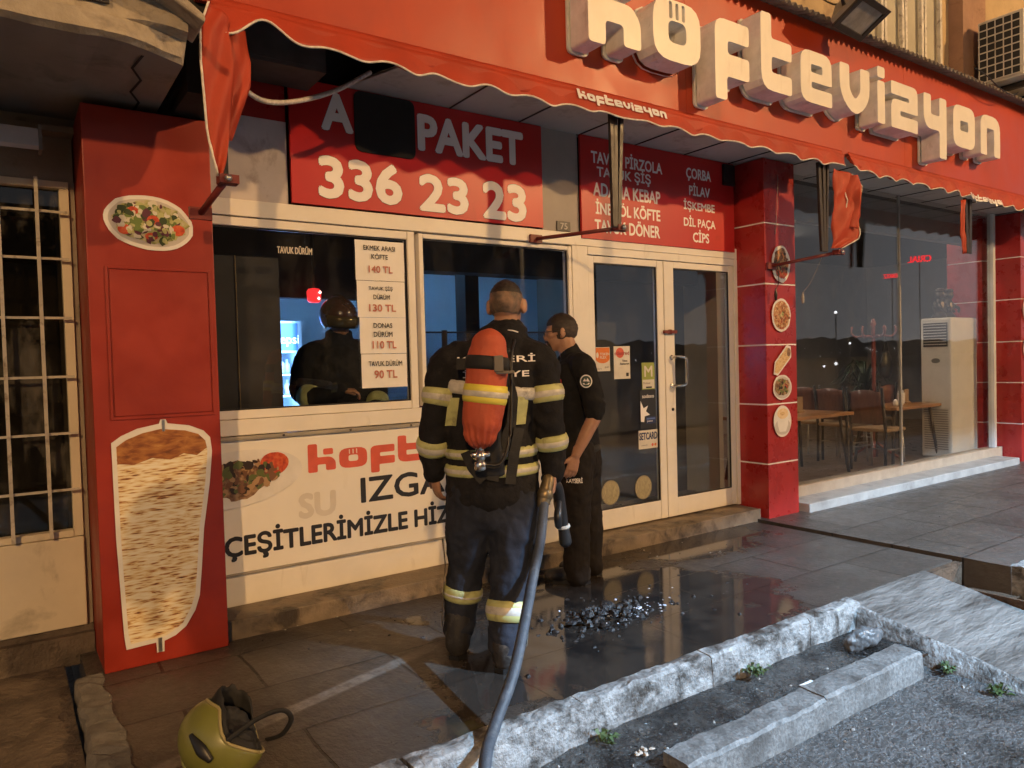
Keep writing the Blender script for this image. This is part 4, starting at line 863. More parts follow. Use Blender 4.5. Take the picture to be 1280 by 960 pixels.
# ---- papers and stickers on the glass
def panel_sticker(name, label, x0, x1, z0, z1, base, layers, y=F + .0155, cat='sticker', group=None, r=.012):
    t = thing(name, label, cat, ((x0 + x1) / 2, y, z0), group=group)
    mb = MB(); mb.prism(SQ(x0, z0, x1, z1, r), y - .0015, y); mb.build('backing', base, t)
    for i, (nm, mt, fn) in enumerate(layers):
        mb = MB(); fn(mb, y - .0022 - .0006 * i); mb.build(nm, mt, t)
    return t
pl = thing('price_list', 'white paper price list of four sheets taped inside a window', 'price list', (1.95, F, 1.27))
pap = [(1.782, 2.108, 1.925, 2.168), (1.786, 2.106, 1.70, 1.922), (1.796, 2.106, 1.478, 1.698), (1.80, 2.105, 1.268, 1.475)]
tx = [(('EKMEK ARASI', 1.835, 2.045, 2.108, 2.138), ('KÖFTE', 1.885, 1.995, 2.055, 2.092), ('140 TL', 1.865, 2.025, 1.972, 2.015)),
      (('TAVUK ŞİŞ', 1.86, 2.02, 1.86, 1.895), ('DÜRÜM', 1.89, 2.0, 1.81, 1.845), ('130 TL', 1.86, 2.04, 1.735, 1.78)),
      (('DONAS', 1.885, 2.01, 1.635, 1.665), ('DÜRÜM', 1.885, 2.01, 1.58, 1.618), ('110 TL', 1.875, 2.035, 1.508, 1.555)),
      (('TAVUK DÜRÜM', 1.845, 2.07, 1.40, 1.438), ('90 TL', 1.88, 2.035, 1.325, 1.375))]
for (x0, x1, z0, z1), T in zip(pap, tx):
    mb = MB(); n = 10; vs = []
    for i in range(n + 1):
        for j in range(n + 1):
            x = lerp(x0, x1, i / n); z = lerp(z0, z1, j / n); vs.append((x, F + .012 - .004 * abs(fbm((x, 0, z), 5)), z))
    mb.add(vs, [(i * (n + 1) + j, (i + 1) * (n + 1) + j, (i + 1) * (n + 1) + j + 1, i * (n + 1) + j + 1) for i in range(n) for j in range(n)], True)
    sh = mb.build('sheet', paper_m, pl)
    mb = MB()
    for s, a, b, c, d in T[:-1]: put_text(mb, s, a, b, c, d, F + .0055, .02)
    mb.build('lettering', print_black, sh)
    mb = MB(); s, a, b, c, d = T[-1]; put_text(mb, s, a, b, c, d, F + .0055, .03); mb.build('price', M('pale_red_print', (.50, .17, .12), .5), sh)
mb = MB(); put_text(mb, 'TAVUK DÜRÜM', 1.315, 1.52, 2.058, 2.106, F + .0185, .035); mb.build('window_lettering', M('cream_print', (.66, .6, .5), .5), label='cream lettering for chicken wraps at the top of the left window', cat='lettering')
og = M('orange_print', (.62, .16, .02), .5); wt = M('cream_white_print', (.62, .58, .5), .5); gr = M('olive_green_print', (.28, .33, .07), .5); bl = M('dark_blue_print', (.015, .03, .11), .5)
XT = lambda s, a, b, c, d, bold=.03: (lambda mb, y: put_text(mb, s, a, b, c, d, y, bold))
def multi(*fs): return lambda mb, y: [f(mb, y) for f in fs]
FL = lambda poly: (lambda mb, y: flat(mb, poly, y))
panel_sticker('meal_card_sticker', 'orange and white meal card sticker on the left door glass', 3.672, 3.822, 1.315, 1.497, wt, [('orange_field', og, FL([(3.676, 1.493), (3.818, 1.493), (3.818, 1.415)] + [(3.747 + .071 * math.cos(a), 1.415 - .04 * math.sin(a)) for a in [.3 * i for i in range(11)]][1:] + [(3.676, 1.415)])), ('lettering', wt, multi(XT('TOKEN', 3.72, 3.815, 1.435, 1.455), XT('FLEX', 3.72, 3.785, 1.41, 1.43), FL(blob(3.695, 1.437, .012, .022)))), ('small_print', print_black, multi(XT('kart', 3.685, 3.735, 1.33, 1.34, 0), XT('gecer', 3.765, 3.81, 1.335, 1.35, 0)))])
panel_sticker('meal_card_sticker', 'cream sticker with a red disc beside the orange one on the door', 3.862, 4.03, 1.25, 1.503, wt, [('disc', print_red, FL(blob(3.925, 1.452, .042, .04))), ('lettering', M('dark_red_print', (.33, .03, .03), .5), XT('edenred', 3.868, 4.02, 1.435, 1.465, .015)), ('small_print', print_black, multi(XT('Ticket', 3.945, 4.0, 1.382, 1.398), XT('Restaurant', 3.925, 4.02, 1.36, 1.376), FL(SQ(3.985, 1.27, 4.012, 1.297, .002))))])
panel_sticker('meal_card_sticker', 'green sticker with a large letter M on the door edge', 4.155, 4.295, 1.158, 1.37, gr, [('white_foot', wt, FL([(4.16, 1.165), (4.29, 1.165), (4.29, 1.235), (4.16, 1.235)])), ('lettering', wt, XT('M', 4.18, 4.27, 1.258, 1.345, .03)), ('small_print', print_black, multi(XT('Multinet', 4.165, 4.245, 1.20, 1.216, 0), FL(SQ(4.195, 1.168, 4.26, 1.18, .003))))])
panel_sticker('card_sticker', 'dark sticker with a white star and a small bank card picture', 4.128, 4.302, .845, 1.152, M('navy_black_print', (.01, .012, .02), .5), [('star', print_white, FL([(4.132, 1.07), (4.165, 1.01), (4.215, 1.03), (4.19, .985), (4.235, .955), (4.175, .945), (4.168, .90), (4.132, .905)])), ('card', bl, FL(SQ(4.19, .885, 4.295, .94, .006))), ('stripe', M('card_blue', (.1, .16, .42), .5), FL(SQ(4.195, .918, 4.29, .93, .003))), ('lettering', print_white, multi(XT('sodexo', 4.15, 4.28, 1.09, 1.12, .01), XT('pass', 4.20, 4.26, .895, .91, .01)))])
panel_sticker('card_sticker', 'white sticker reading SETCARD at the bottom of the door stickers', 4.105, 4.315, .688, .835, wt, [('lettering', bl, XT('SETCARD', 4.11, 4.31, .758, .818, .045)), ('dots', print_red, FL(blob(4.255, .715, .012, .012))), ('dots', og, FL(blob(4.285, .715, .012, .012))), ('small_print', print_black, XT('yemek', 4.13, 4.20, .71, .722, 0))])
gold = M('gold_etched_disc', (.42, .36, .2), .5, var=.4, vscale=90, stretch=(1, 1, .4))
for lb, cx in (('left gold ribbed disc low on the left door glass', 3.797), ('right gold ribbed disc low on the left door glass', 4.145)):
    t = thing('glass_disc', lb, 'sticker', (cx, F, .29), group='gold discs on the door glass')
    mb = MB(); mb.prism(blob(cx, .385, .092, .095, 30), F + .0135, F + .0155); mb.build('disc', M('dull_gold_disc', (.25, .215, .13), .5, var=.2), t)
    mb = MB()
    for i in range(13):
        u = -.078 + .013 * i; h = math.sqrt(max(0, .086 ** 2 - u * u)); flat(mb, [(cx + u - .0035, .385 - h), (cx + u + .0035, .385 - h), (cx + u + .0035, .385 + h), (cx + u - .0035, .385 + h)], F + .0128)
    mb.build('ribs', gold, t)

# ================================================================ LEFT: RED BOX AND THE NEIGHBOUR
rb = thing('red_box_pillar', 'tall red painted metal box with an access panel left of the window', 'pillar', (.62, 4.1, 0))
mb = MB(); mb.box(.342, .898, 3.896, 4.44, .0, 2.64); mb.build('casing', red_paint, rb, bevel=.005)
mb = MB()
for q in ((.412, .424, 1.18, 1.90), (.866, .878, 1.18, 1.90), (.424, .866, 1.888, 1.90), (.424, .866, 1.18, 1.192)): mb.box(q[0], q[1], 3.8895, 3.895, q[2], q[3])
mb.box(.43, .86, 3.890, 3.895, 1.198, 1.882); mb.build('access_panel', red_paint, rb, bevel=.002)
nb = thing('neighbour_building', 'old cream building with a barred window and a cracked concrete balcony', 'building', (-1.2, 4.3, 0))
mb = MB(); NY = 4.32
mb.box(-4, .335, NY, NY + .2, 2.36, 2.72); mb.box(.30, .338, NY + .2, NY + .95, .1, 2.72); mb.box(-4, .338, NY + .2, NY + .95, 2.5, 2.72); mb.box(.33, .72, NY + .13, NY + .2, 2.3, 2.78); mb.box(.315, .338, NY, NY + .2, .1, 2.36); mb.build('wall', old_wall, nb)
mb = MB(); mb.box(-4, .312, NY - .03, NY + .05, .135, .585); mb.build('lower_panel', cream_paint, nb, bevel=.006)
mb = MB(); mb.box(-4, .338, NY - .055, NY + .1, -.05, .10); mb.box(-4, .338, NY - .012, NY + .1, .10, .132); mb.build('base_course', rough_m, nb)
mb = MB(); mb.box(-4, .312, NY - .015, NY + .05, 2.325, 2.36); mb.box(.27, .312, NY - .02, NY + .05, .588, 2.323); mb.box(-4, .27, NY - .025, NY + .05, .588, .62); wf = mb.build('window', cream_paint, nb, bevel=.003)
mb = MB(); mb.box(-4, .268, NY + .03, NY + .036, .622, 2.323); mb.build('pane', dark_glass, wf)
mb = MB(); mb.box(-4, .3, NY + .9, NY + .95, .1, 2.5); mb.build('room_behind', M('dim_room', (.05, .045, .035), .9, var=.3), wf)
gm_ = M('cream_grille_bars', (.50, .46, .38), .55, var=.2, vscale=12, stain=(.2, .15, .1), sscale=14)
mb = MB()
for i in range(26): x = .172 - .155 * i; mb.box(x - .008, x + .008, NY - .075, NY - .06, .60, 2.36)
for z in (.83, 1.11, 1.39, 1.68, 1.97, 2.20): mb.box(-4, .30, NY - .0595, NY - .05, z - .006, z + .006)
mb.build('grille', gm_, wf)
mb = MB(); mb.box(-4, .338, NY - .10, NY + .2, 2.58, 2.61); mb.build('cornice', old_wall, nb)
# balcony with broken concrete edge
mb = MB(); n = 60; vs = []
YE = 3.24
prof = [(4.32, 2.675), (YE + .03, 2.70), (YE, 2.715), (YE + .004, 2.785), (YE + .022, 2.795), (YE + .03, 2.85), (YE + .035, 3.02), (4.32, 3.02)]
for i in range(n + 1):
    x = lerp(-4, .685, i / n)
    for k, (y, z) in enumerate(prof):
        a = .009 if 0 < k < 7 else 0
        if i > n - 6: a *= 1.8
        cut = .10 * max(0, (i - n + 3) / 3) if k in (1, 2, 3) else 0
        vs.append((x - (.05 * fbm((0, y * 3, z * 6), 3) if i == n else 0), y + a * fbm((x, y, z), 7) + cut, z + a * .7 * fbm((x + 9, y, z), 7)))
K = len(prof); fs = [(i * K + j, i * K + (j + 1) % K, (i + 1) * K + (j + 1) % K, (i + 1) * K + j) for i in range(n) for j in range(K)]
fs += [tuple(reversed(range(K))), tuple(range(n * K, n * K + K))]
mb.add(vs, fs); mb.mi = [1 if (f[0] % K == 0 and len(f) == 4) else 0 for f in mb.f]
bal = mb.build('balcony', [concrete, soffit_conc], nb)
mb = MB(); mb.box(-4, .40, YE + .005, YE + .02, 2.83, 3.10); mb.build('dark_tile_band', M('dark_ribbed_tiles', (.035, .03, .03), .4, var=.5, vscale=8, stretch=(1, 1, 9), bump=.01, bscale=9, bstretch=(.6, 1, 8)), bal)
mb = MB(); mb.box(.10, .42, YE - .02, YE + .01, 2.965, 3.2); mb.build('sign_plate', M('pale_yellow_plate', (.6, .55, .42), .5), bal, bevel=.003)
mb = MB(); vs = [(.56, 3.22, 2.84), (.62, 3.22, 2.93), (.745, 3.4, 2.86), (.74, 3.4, 2.80)]
mb.prism([(.30, 2.98), (.60, 2.93), (.735, 2.83), (.73, 2.80), (.58, 2.885), (.30, 2.95)], 3.16, 3.4); mb.build('edge_slab', concrete, bal, bevel=.01)
# cracks on the underside as thin dark filled grooves
mb = MB()
p = [(.52, 3.35), (.50, 3.5), (.55, 3.62), (.53, 3.78), (.58, 3.9), (.57, 4.1)]
zz = lambda y_: lerp(2.70, 2.675, (y_ - YE) / 1.05) - .004
for (a, b), (c, d) in zip(p, p[1:]): mb.quad((a, b, zz(b)), (a + .012, b, zz(b)), (c + .012, d, zz(d)), (c, d, zz(d)))
mb.build('crack', cavity_m, bal)
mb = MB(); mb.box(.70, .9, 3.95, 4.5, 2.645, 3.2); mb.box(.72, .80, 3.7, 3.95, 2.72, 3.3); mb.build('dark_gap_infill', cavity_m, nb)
fx = thing('wall_lamp', 'unlit white fluorescent batten lamp over the barred window', 'lamp', (-.1, 4.2, 2.46))
mb = MB(); mb.prism([(4.10, 2.47), (4.12, 2.455), (4.215, 2.50), (4.215, 2.57), (4.10, 2.55)], -.85, .185, M4=Matrix(((0, 1, 0, 0), (1, 0, 0, 0), (0, 0, 1, 0), (0, 0, 0, 1)))); mb.build('diffuser', M('grey_white_diffuser', (.45, .44, .45), .4), fx)
mb = MB(); mb.box(.186, .20, 4.10, 4.215, 2.455, 2.575); mb.build('end_cap', M('grey_cap', (.2, .19, .18), .6), fx)

# ================================================================ FLOODLIGHT, AIR CONDITIONER
fl = thing('floodlight', 'unlit dark floodlight on the corrugated strip above the big letters', 'floodlight', (5.75, 3.3, 4.0))
Mf = Matrix.Translation((5.62, 3.24, 4.05)) @ Matrix.Rotation(R(6), 4, 'Z') @ Matrix.Rotation(R(58), 4, 'X')
grey_cast = M('grey_cast_housing', (.20, .19, .17), .5, var=.2, vscale=10)
mb = MB()
a, b = (.225, .135), (.12, .07)
vs = [Vector((sx_ * a[0], -.04, sz_ * a[1])) for sx_, sz_ in ((-1, -1), (1, -1), (1, 1), (-1, 1))] + [Vector((sx_ * a[0], .0, sz_ * a[1])) for sx_, sz_ in ((-1, -1), (1, -1), (1, 1), (-1, 1))] + [Vector((sx_ * b[0], .13, sz_ * b[1])) for sx_, sz_ in ((-1, -1), (1, -1), (1, 1), (-1, 1))]
mb.add([Mf @ v for v in vs], [(4, 5, 1, 0), (5, 6, 2, 1), (6, 7, 3, 2), (7, 4, 0, 3), (8, 9, 5, 4), (9, 10, 6, 5), (10, 11, 7, 6), (11, 8, 4, 7), (11, 10, 9, 8), (0, 1, 2, 3)]); mb.build('housing', grey_cast, fl, bevel=.006)
mb = MB()
for q in ((-.235, -.185, -.145, .145), (.185, .235, -.145, .145), (-.185, .185, -.145, -.1), (-.185, .185, .1, .145)): mb.box(q[0], q[1], -.062, -.041, q[2], q[3], Mf)
mb.build('front_frame', dark_metal, fl, bevel=.003)
mb = MB(); mb.box(-.184, .184, -.048, -.042, -.099, .099, Mf); mb.build('glass', M('dim_lamp_glass', (.30, .27, .24), .12, var=.3, vscale=8), fl)
mb = MB(); mb.tube([Mf @ Vector((-.24, 0, 0)), Mf @ Vector((-.25, .16, .05)), Mf @ Vector((.25, .16, .05)), Mf @ Vector((.24, 0, 0))], .014, 6); mb.tube([(5.75, 3.3, 4.2), (5.72, 3.5, 4.14)], .016, 6); mb.build('bracket', dark_metal, fl)
mb = MB(); mb.chain([Mf @ Vector((.1, .13, .02)), (5.85, 3.35, 4.42), (5.95, 3.6, 4.35), (6.05, 3.9, 4.6)], [.008] * 4, 6, sub=5, caps=False); mb.build('cable', black_plastic, fl)
ac = thing('air_conditioner', 'white outdoor air conditioner unit at the top right corner of the sign', 'air conditioner', (9.9, 3.6, 4.3))
ax0, ax1, ay0, ay1, az0, az1 = 8.75, 9.75, 3.28, 3.72, 4.22, 4.90
ac_m = M('weathered_white_casing', (.62, .58, .5), .5, var=.1, vscale=3, stain=(.38, .33, .26), sscale=5)
mb = MB(); mb.box(ax0 + .02, ax1, ay0 + .006, ay1, az0, az1); mb.build('casing', ac_m, ac, bevel=.012)
mb = MB(); mb.box(ax0 + .008, ax0 + .018, ay0 + .03, ay1 - .02, az0 + .03, az1 - .03); mb.build('coil', M('dark_coil', (.02, .02, .02), .6), ac)
mb = MB()
for i in range(9): z = lerp(az0 + .03, az1 - .03, i / 8); mb.box(ax0 - .003, ax0 + .004, ay0 + .02, ay1 - .01, z - .006, z + .006)
for i in range(6): y = lerp(ay0 + .03, ay1 - .02, i / 5); mb.box(ax0 - .002, ax0 + .0035, y - .005, y + .005, az0 + .03, az1 - .03)
mb.build('side_grille', ac_m, ac)
RX90 = Matrix.Rotation(R(90), 4, 'X')
mb = MB(); mb.lathe((9.33, ay0 + .0045, 4.56), [(.27, 0), (.27, .002), (.05, .003)], 30, RX90); mb.build('fan_opening', M('dark_fan_hole', (.03, .028, .026), .7), ac)
mb = MB()
for r in (.06, .12, .18, .24): mb.tube([(9.33 + r * math.cos(a * .2), ay0 - .01, 4.56 + r * math.sin(a * .2)) for a in range(33)], .004, 5)
for a in range(6): mb.tube([(9.33 + .27 * math.cos(a * 1.047), ay0 - .006, 4.56 + .27 * math.sin(a * 1.047)), (9.33, ay0 - .012, 4.56)], .004, 5)
mb.build('fan_guard', ac_m, ac)
mb = MB(); mb.box(8.95, 9.0, 3.3, 3.95, 4.16, 4.215); mb.box(9.5, 9.55, 3.3, 3.95, 4.16, 4.215); mb.build('bracket', dark_metal, ac)

# ================================================================ INSIDE THE SHOP
FZ = .10
# dark cabinet just behind the left window
cb = thing('cabinet', 'tall dark cabinet inside behind the left part of the window', 'cabinet', (1.15, 4.6, FZ))
mb = MB(); mb.box(.55, 1.385, 4.42, 5.1, FZ, 2.06); mb.build('carcass', M('dark_brown_board', (.035, .026, .02), .5, var=.3, vscale=4), cb, bevel=.004)
mb = MB(); mb.box(1.13, 1.135, 4.412, 4.4195, FZ, 2.06); mb.build('edge_trim', M('brass_trim', (.35, .24, .1), .4, metal=.6), cb)
# lit drinks fridge
fr = thing('drinks_fridge', 'lit glass door drinks fridge seen through the left window', 'fridge', (1.95, 6.7, FZ))
fx0, fx1, fy0, fy1, fz1 = 1.58, 2.22, 6.5, 7.15, 1.54
mb = MB(); mb.box(fx0, fx0 + .04, fy0, fy1, FZ, fz1); mb.box(fx1 - .04, fx1, fy0, fy1, FZ, fz1); mb.box(fx0 + .041, fx1 - .041, fy1 - .04, fy1, FZ, fz1); mb.box(fx0 + .041, fx1 - .041, fy0 + .01, fy1 - .041, FZ, FZ + .25); mb.box(fx0, fx1, fy0, fy1, fz1 + .001, fz1 + .28); mb.build('cabinet', M('pale_blue_fridge', (.4, .5, .6), .4), fr)
mb = MB(); mb.box(fx0 + .045, fx1 - .045, fy0 - .008, fy0 - .002, fz1 + .02, fz1 + .26); mb.build('header_panel', M('lit_blue_header', (.05, .12, .3), .4, emis=(.05, .16, .45), estr=.6), fr)
mb = MB(); put_text(mb, 'pepsi', 1.97, 2.19, fz1 + .055, fz1 + .155, fy0 - .0105, .01); mb.build('lettering', M('lit_white_lettering', (.8, .85, .9), .4, emis=(.7, .85, 1), estr=1.3), fr)
mb = MB(); flat(mb, blob(1.89, fz1 + .11, .06, .06, 20), fy0 - .0105); mb.build('round_mark', M('lit_red_mark', (.6, .05, .05), .4, emis=(.8, .12, .12), estr=.9), fr)
mb = MB(); mb.box(fx0 + .045, fx1 - .045, fy1 - .06, fy1 - .045, FZ + .26, fz1 - .01); mb.build('lit_back', M('lit_fridge_back', (.5, .7, .9), .5, emis=(.25, .55, .95), estr=.55), fr)
mb = MB()
for z in (.62, .92, 1.15, 1.34): mb.box(fx0 + .045, fx1 - .045, fy0 + .03, fy1 - .065, z, z + .012)
mb.build('shelf', print_white, fr)
fd = M('fridge_goods', (.5, .55, .6), .4, var=.6, vscale=14)
mb = MB()
for z in (.635, .935, 1.165, 1.355):
    for i in range(8):
        if rnd.random() < .85: h = rnd.uniform(.08, .15 if z > .9 else .24); mb.lathe((fx0 + .08 + i * .068, fy0 + .1 + rnd.random() * .1, z), [(.03, 0), (.03, h * .65), (.012, h * .8), (.012, h)], 8)
mb.build('bottles', fd, fr)
ld = bpy.data.lights.new('fridge_light', 'AREA'); ld.energy = 42; ld.color = (.35, .62, 1); ld.shape = 'RECTANGLE'; ld.size = .5; ld.size_y = 1.5
lo = bpy.data.objects.new('fridge_light', ld); COL.objects.link(lo); lo.parent = fr; lo.location = (-.05, -.25, 1.0); lo.rotation_euler = (R(90), 0, R(0)); lo.visible_camera = True
# added cool tube lighting the kitchen wall, kept out of sight behind the beam
ct = thing('added_ceiling_tube', 'unseen cool tube added at the back of the kitchen to light its wall', 'lamp', (3.4, 6.4, 2.36))
mb = MB(); mb.box(1.6, 5.0, 6.3, 6.36, 2.38, 2.42); mb.build('batten', print_white, ct)
mb = MB(); mb.tube([(1.65, 6.33, 2.362), (4.95, 6.33, 2.362)], .014, 8); mb.build('tube', M('added_cool_tube', (.8, .9, 1), .4, emis=(.30, .62, 1), estr=26.), ct)
dl = thing('added_ceiling_lamp', 'unseen pale tube added at the back of the dining room to brighten it', 'lamp', (8.2, 6.6, 3.0))  # added tube, never in view, brightening the dining room
mb = MB(); mb.box(6.8, 9.6, 6.57, 6.65, 3.03, 3.07); mb.build('batten', print_white, dl)
mb = MB(); mb.tube([(6.85, 6.61, 3.01), (9.55, 6.61, 3.01)], .016, 8); mb.build('tube', M('added_pale_tube', (.9, .9, .85), .4, emis=(1, .86, .70), estr=75.), dl)
mb = MB(); mb.box(5.6, 10.19, 4.46, 4.56, 2.74, 3.1); mb.build('bulkhead', M('grey_bulkhead', (.30, .29, .28), .7, var=.1), bld)  # bulkhead put here to hide the added tube behind it
d2 = thing('added_ceiling_lamp', 'pale tube added out of sight behind the bulkhead to light the dining tables', 'lamp', (8.2, 4.85, 3.0))  # second added tube, hidden from view, lighting tables and chairs
mb = MB(); mb.box(6.8, 10.1, 4.80, 4.88, 3.05, 3.09); mb.build('batten', print_white, d2)
mb = MB(); mb.tube([(6.85, 4.84, 3.03), (10.05, 4.84, 3.03)], .016, 8); mb.build('tube', M('added_pale_tube_near', (.9, .9, .85), .4, emis=(1, .84, .66), estr=26.), d2)
# red glass lamp
rl = thing('red_lamp', 'small red glowing lamp hanging under the dark ceiling inside the window', 'lamp', (1.93, 5.35, 1.86))
mb = MB(); mb.lathe((1.93, 5.35, 1.885), [(.038, 0), (.05, .015), (.052, .08), (.04, .10), (.015, .105)], 20); mb.build('glass', M('red_lamp_glass', (.6, .02, .02), .2, emis=(1., .03, .03), estr=1.6), rl)
mb = MB(); mb.lathe((1.945, 5.29, 1.90), [(.002, 0), (.010, .01), (.002, .022)], 10); mb.lathe((1.955, 5.29, 1.945), [(.002, 0), (.011, .01), (.002, .022)], 10); mb.build('bulb', M('hot_bulb', (1, .6, .5), .4, emis=(1, .5, .4), estr=8.), rl)
mb = MB(); mb.tube([(1.93, 5.35, 1.99), (1.93, 5.35, 2.42)], .008, 6); mb.build('cord', dark_metal, rl)
# counter rail and things seen through the second window
ct2 = thing('counter_screen', 'glass counter screen with a dark post behind the second window', 'counter', (2.7, 5.0, FZ))
mb = MB(); mb.box(2.3, 3.9, 4.9, 5.4, FZ, 1.12); mb.build('counter', M('dark_red_counter', (.16, .02, .018), .5, var=.3), ct2, bevel=.006)
mb = MB(); mb.tube([(2.80, 4.95, 1.12), (2.80, 4.95, 1.66)], .022, 12); mb.tube([(2.25, 4.95, 1.645), (3.85, 4.95, 1.645)], .007, 8); mb.build('post', dark_metal, ct2)
mb = MB(); mb.box(2.3, 3.85, 4.945, 4.951, 1.125, 1.64); mb.build('pane', shop_glass, ct2)

def dining_table(x0, x1, y0, y1, zt, label):
    t = thing('dining_table', label, 'table', ((x0 + x1) / 2, (y0 + y1) / 2, FZ), group='wooden tables in the dining window')
    mb = MB(); mb.box(x0, x1, y0, y1, zt - .035, zt); mb.build('tabletop', M('varnished_orange_wood', (.36, .17, .065), .35, var=.25, vscale=4, stretch=(.6, 6, 1), coat=.3), t, bevel=.006)
    for sx_, sy_ in ((0, 0), (0, 1), (1, 0), (1, 1)):
        xa = x0 + .12 if not sx_ else x1 - .12; ya = y0 + .1 if not sy_ else y1 - .1; xb = xa + (.13 if sx_ else -.13) * .8; yb = ya + (.04 if sy_ else -.04)
        mb = MB(); mb.tube([(xa, ya, zt - .036), (xb, yb, FZ)], .017, 10); mb.build('leg', dark_metal, t)
    return t
dining_table(6.25, 7.62, 4.50, 5.2, .765, 'wooden dining table just right of the tiled pillar inside the big window')
dining_table(8.35, 9.42, 4.42, 5.0, .765, 'wooden dining table beside the tall white air conditioner inside the window')
wood_c = M('dark_chair_wood', (.16, .065, .038), .4, var=.3, vscale=6, stretch=(4, 4, .6), coat=.2)
chair_leg = M('chair_chrome_leg', (.4, .38, .36), .3, metal=.9)
tan_seat = M('tan_seat_pad', (.30, .19, .10), .6, var=.2, vscale=8)
def dining_chair(x, y, rz, label):
    t = thing('dining_chair', label, 'chair', (x, y, FZ), rz, 'chairs in the dining window', local=True)
    mb = MB(); mb.box(-.21, .21, -.20, .20, .43, .47); mb.build('seat', tan_seat, t, bevel=.015)
    mb = MB(); vs = []; n = 12
    for i in range(n + 1):
        u = i / n; x_ = lerp(-.185, .185, u); yb = .20 + .03 * (1 - (2 * u - 1) ** 2)
        for zz in (.52, .66, .80, .86 + .035 * (1 - (2 * u - 1) ** 2)): vs.append((x_, yb + .12 * (zz - .45) * .5, zz))
    mb.add(vs, [(i * 4 + j, (i + 1) * 4 + j, (i + 1) * 4 + j + 1, i * 4 + j + 1) for i in range(n) for j in range(3)], True); mb.build('backrest', wood_c, t, solid=.016)
    for s in (-1, 1):
        mb = MB(); mb.tube([(s * .2, .2, .0), (s * .2, .19, .45), (s * .2, .25, .92)], .016, 10); mb.build('back_post', dark_metal, t)
        mb = MB(); mb.tube([(s * .19, -.19, 0), (s * .18, -.17, .43)], .013, 10); mb.build('leg', chair_leg, t)
    mb = MB(); mb.tube([(-.19, -.18, .2), (.19, -.18, .2)], .008, 6); mb.tube([(-.2, -.18, .24), (-.2, .2, .24)], .008, 6); mb.tube([(.2, -.18, .24), (.2, .2, .24)], .008, 6); mb.build('stretcher', chair_leg, t)
    return t
dining_chair(8.02, 4.46, R(88), 'dark wooden chair close to the glass seam with its broad back to the left table')
dining_chair(8.32, 5.06, R(84), 'dark wooden chair just behind the one at the glass seam')
dining_chair(8.45, 5.52, R(96), 'farthest dark wooden chair, showing just right of the tiled pillar')
dining_chair(9.15, 5.2, R(180), 'wooden chair behind the right dining table under the napkin holder')
for lb, x, y in (('white napkin holder standing on the left dining table', 7.0, 4.85), ('white napkin holder standing on the right dining table', 9.02, 4.72)):
    mb = MB(); mb.box(x - .045, x + .045, y - .03, y + .03, .766, .905); mb.box(x - .038, x + .038, y - .022, y + .022, .9055, .93); mb.build('napkin_holder', print_white, label=lb, cat='napkin holder', group='napkin holders', bevel=.012)
for lb, x, y in (('white salt shaker on the left dining table', 6.83, 4.75), ('larger white salt shaker on the right dining table', 8.82, 4.62), ('smaller white salt shaker on the right dining table', 8.70, 4.62)):
    mb = MB(); h = .10 if 'smaller' not in lb else .075; mb.lathe((x, y, .766), [(.024, 0), (.03, .01), (.028, h * .6), (.018, h * .9), (.008, h)], 14); mb.build('salt_shaker', print_white, label=lb, cat='salt shaker', group='salt shakers')
for lb, x, y in (('brown wooden menu stand on the left dining table', 7.16, 4.86), ('brown wooden menu stand on the right dining table', 9.17, 4.74)):
    mb = MB(); mb.box(x - .05, x + .05, y - .012, y + .012, .79, .94); mb.box(x - .055, x + .055, y - .03, y + .03, .766, .789); mb.build('menu_stand', tan_seat, label=lb, cat='menu stand', group='menu stands', bevel=.004)
# tall air conditioner cabinet
tc_ = thing('cabinet_air_conditioner', 'tall cream floor standing air conditioner behind the big window', 'air conditioner', (9.7, 4.55, FZ))
cr_ = M('cream_plastic_casing', (.76, .72, .64), .45, var=.06)
mb = MB(); mb.box(9.38, 10.05, 4.30, 4.66, FZ, 1.80); mb.build('casing', cr_, tc_, bevel=.02)
mb = MB(); mb.box(9.368, 9.379, 4.34, 4.62, 1.45, 1.74); mb.build('outlet', M('dark_outlet', (.05, .045, .04), .5), tc_)
mb = MB()
for i in range(8): z = 1.475 + i * .034; mb.box(9.355, 9.3675, 4.35, 4.61, z, z + .008)
mb.build('louvre', cr_, tc_)
mb = MB(); mb.prism(blob(0, 0, .05, .03, 20), -.006, 0, M4=Matrix.Translation((9.3785, 4.48, 1.28)) @ Matrix.Rotation(R(-90), 4, 'Z')); mb.build('badge', M('grey_badge', (.2, .19, .17), .4), tc_)
mb = MB()
for i in range(18): z = .2 + i * .028; mb.box(9.369, 9.379, 4.34, 4.62, z, z + .010)
mb.build('intake_grille', M('darker_grey_slat', (.3, .28, .25), .5), tc_)  # slats in a darker grey than the cream casing
# figurines on it
fig_m = M('dark_bronze_figurine', (.06, .045, .035), .3, metal=.5, var=.3, vscale=20)
for lb, x in (('left dark bronze figurine on top of the tall air conditioner', 9.52), ('right dark bronze figurine on top of the tall air conditioner', 9.74)):
    mb = MB(); mb.lathe((x, 4.5, 1.80), [(.08, 0), (.085, .03), (.05, .07), (.075, .13), (.06, .2), (.035, .235)], 16); mb.ell((x, 4.49, 2.085), (.055, .055, .06), 16, 10); mb.lathe((x, 4.49, 2.13), [(.06, 0), (.045, .03), (.02, .04)], 14)
    mb.chain([(x - .06, 4.48, 1.97), (x - .11, 4.43, 1.93), (x - .06, 4.40, 1.88)], [.025, .02, .018], 8); mb.chain([(x + .06, 4.48, 1.97), (x + .11, 4.43, 1.93), (x + .06, 4.40, 1.88)], [.025, .02, .018], 8)
    fused(mb, .008, 2).build('figurine', fig_m, label=lb, cat='figurine', group='figurines on the air conditioner')
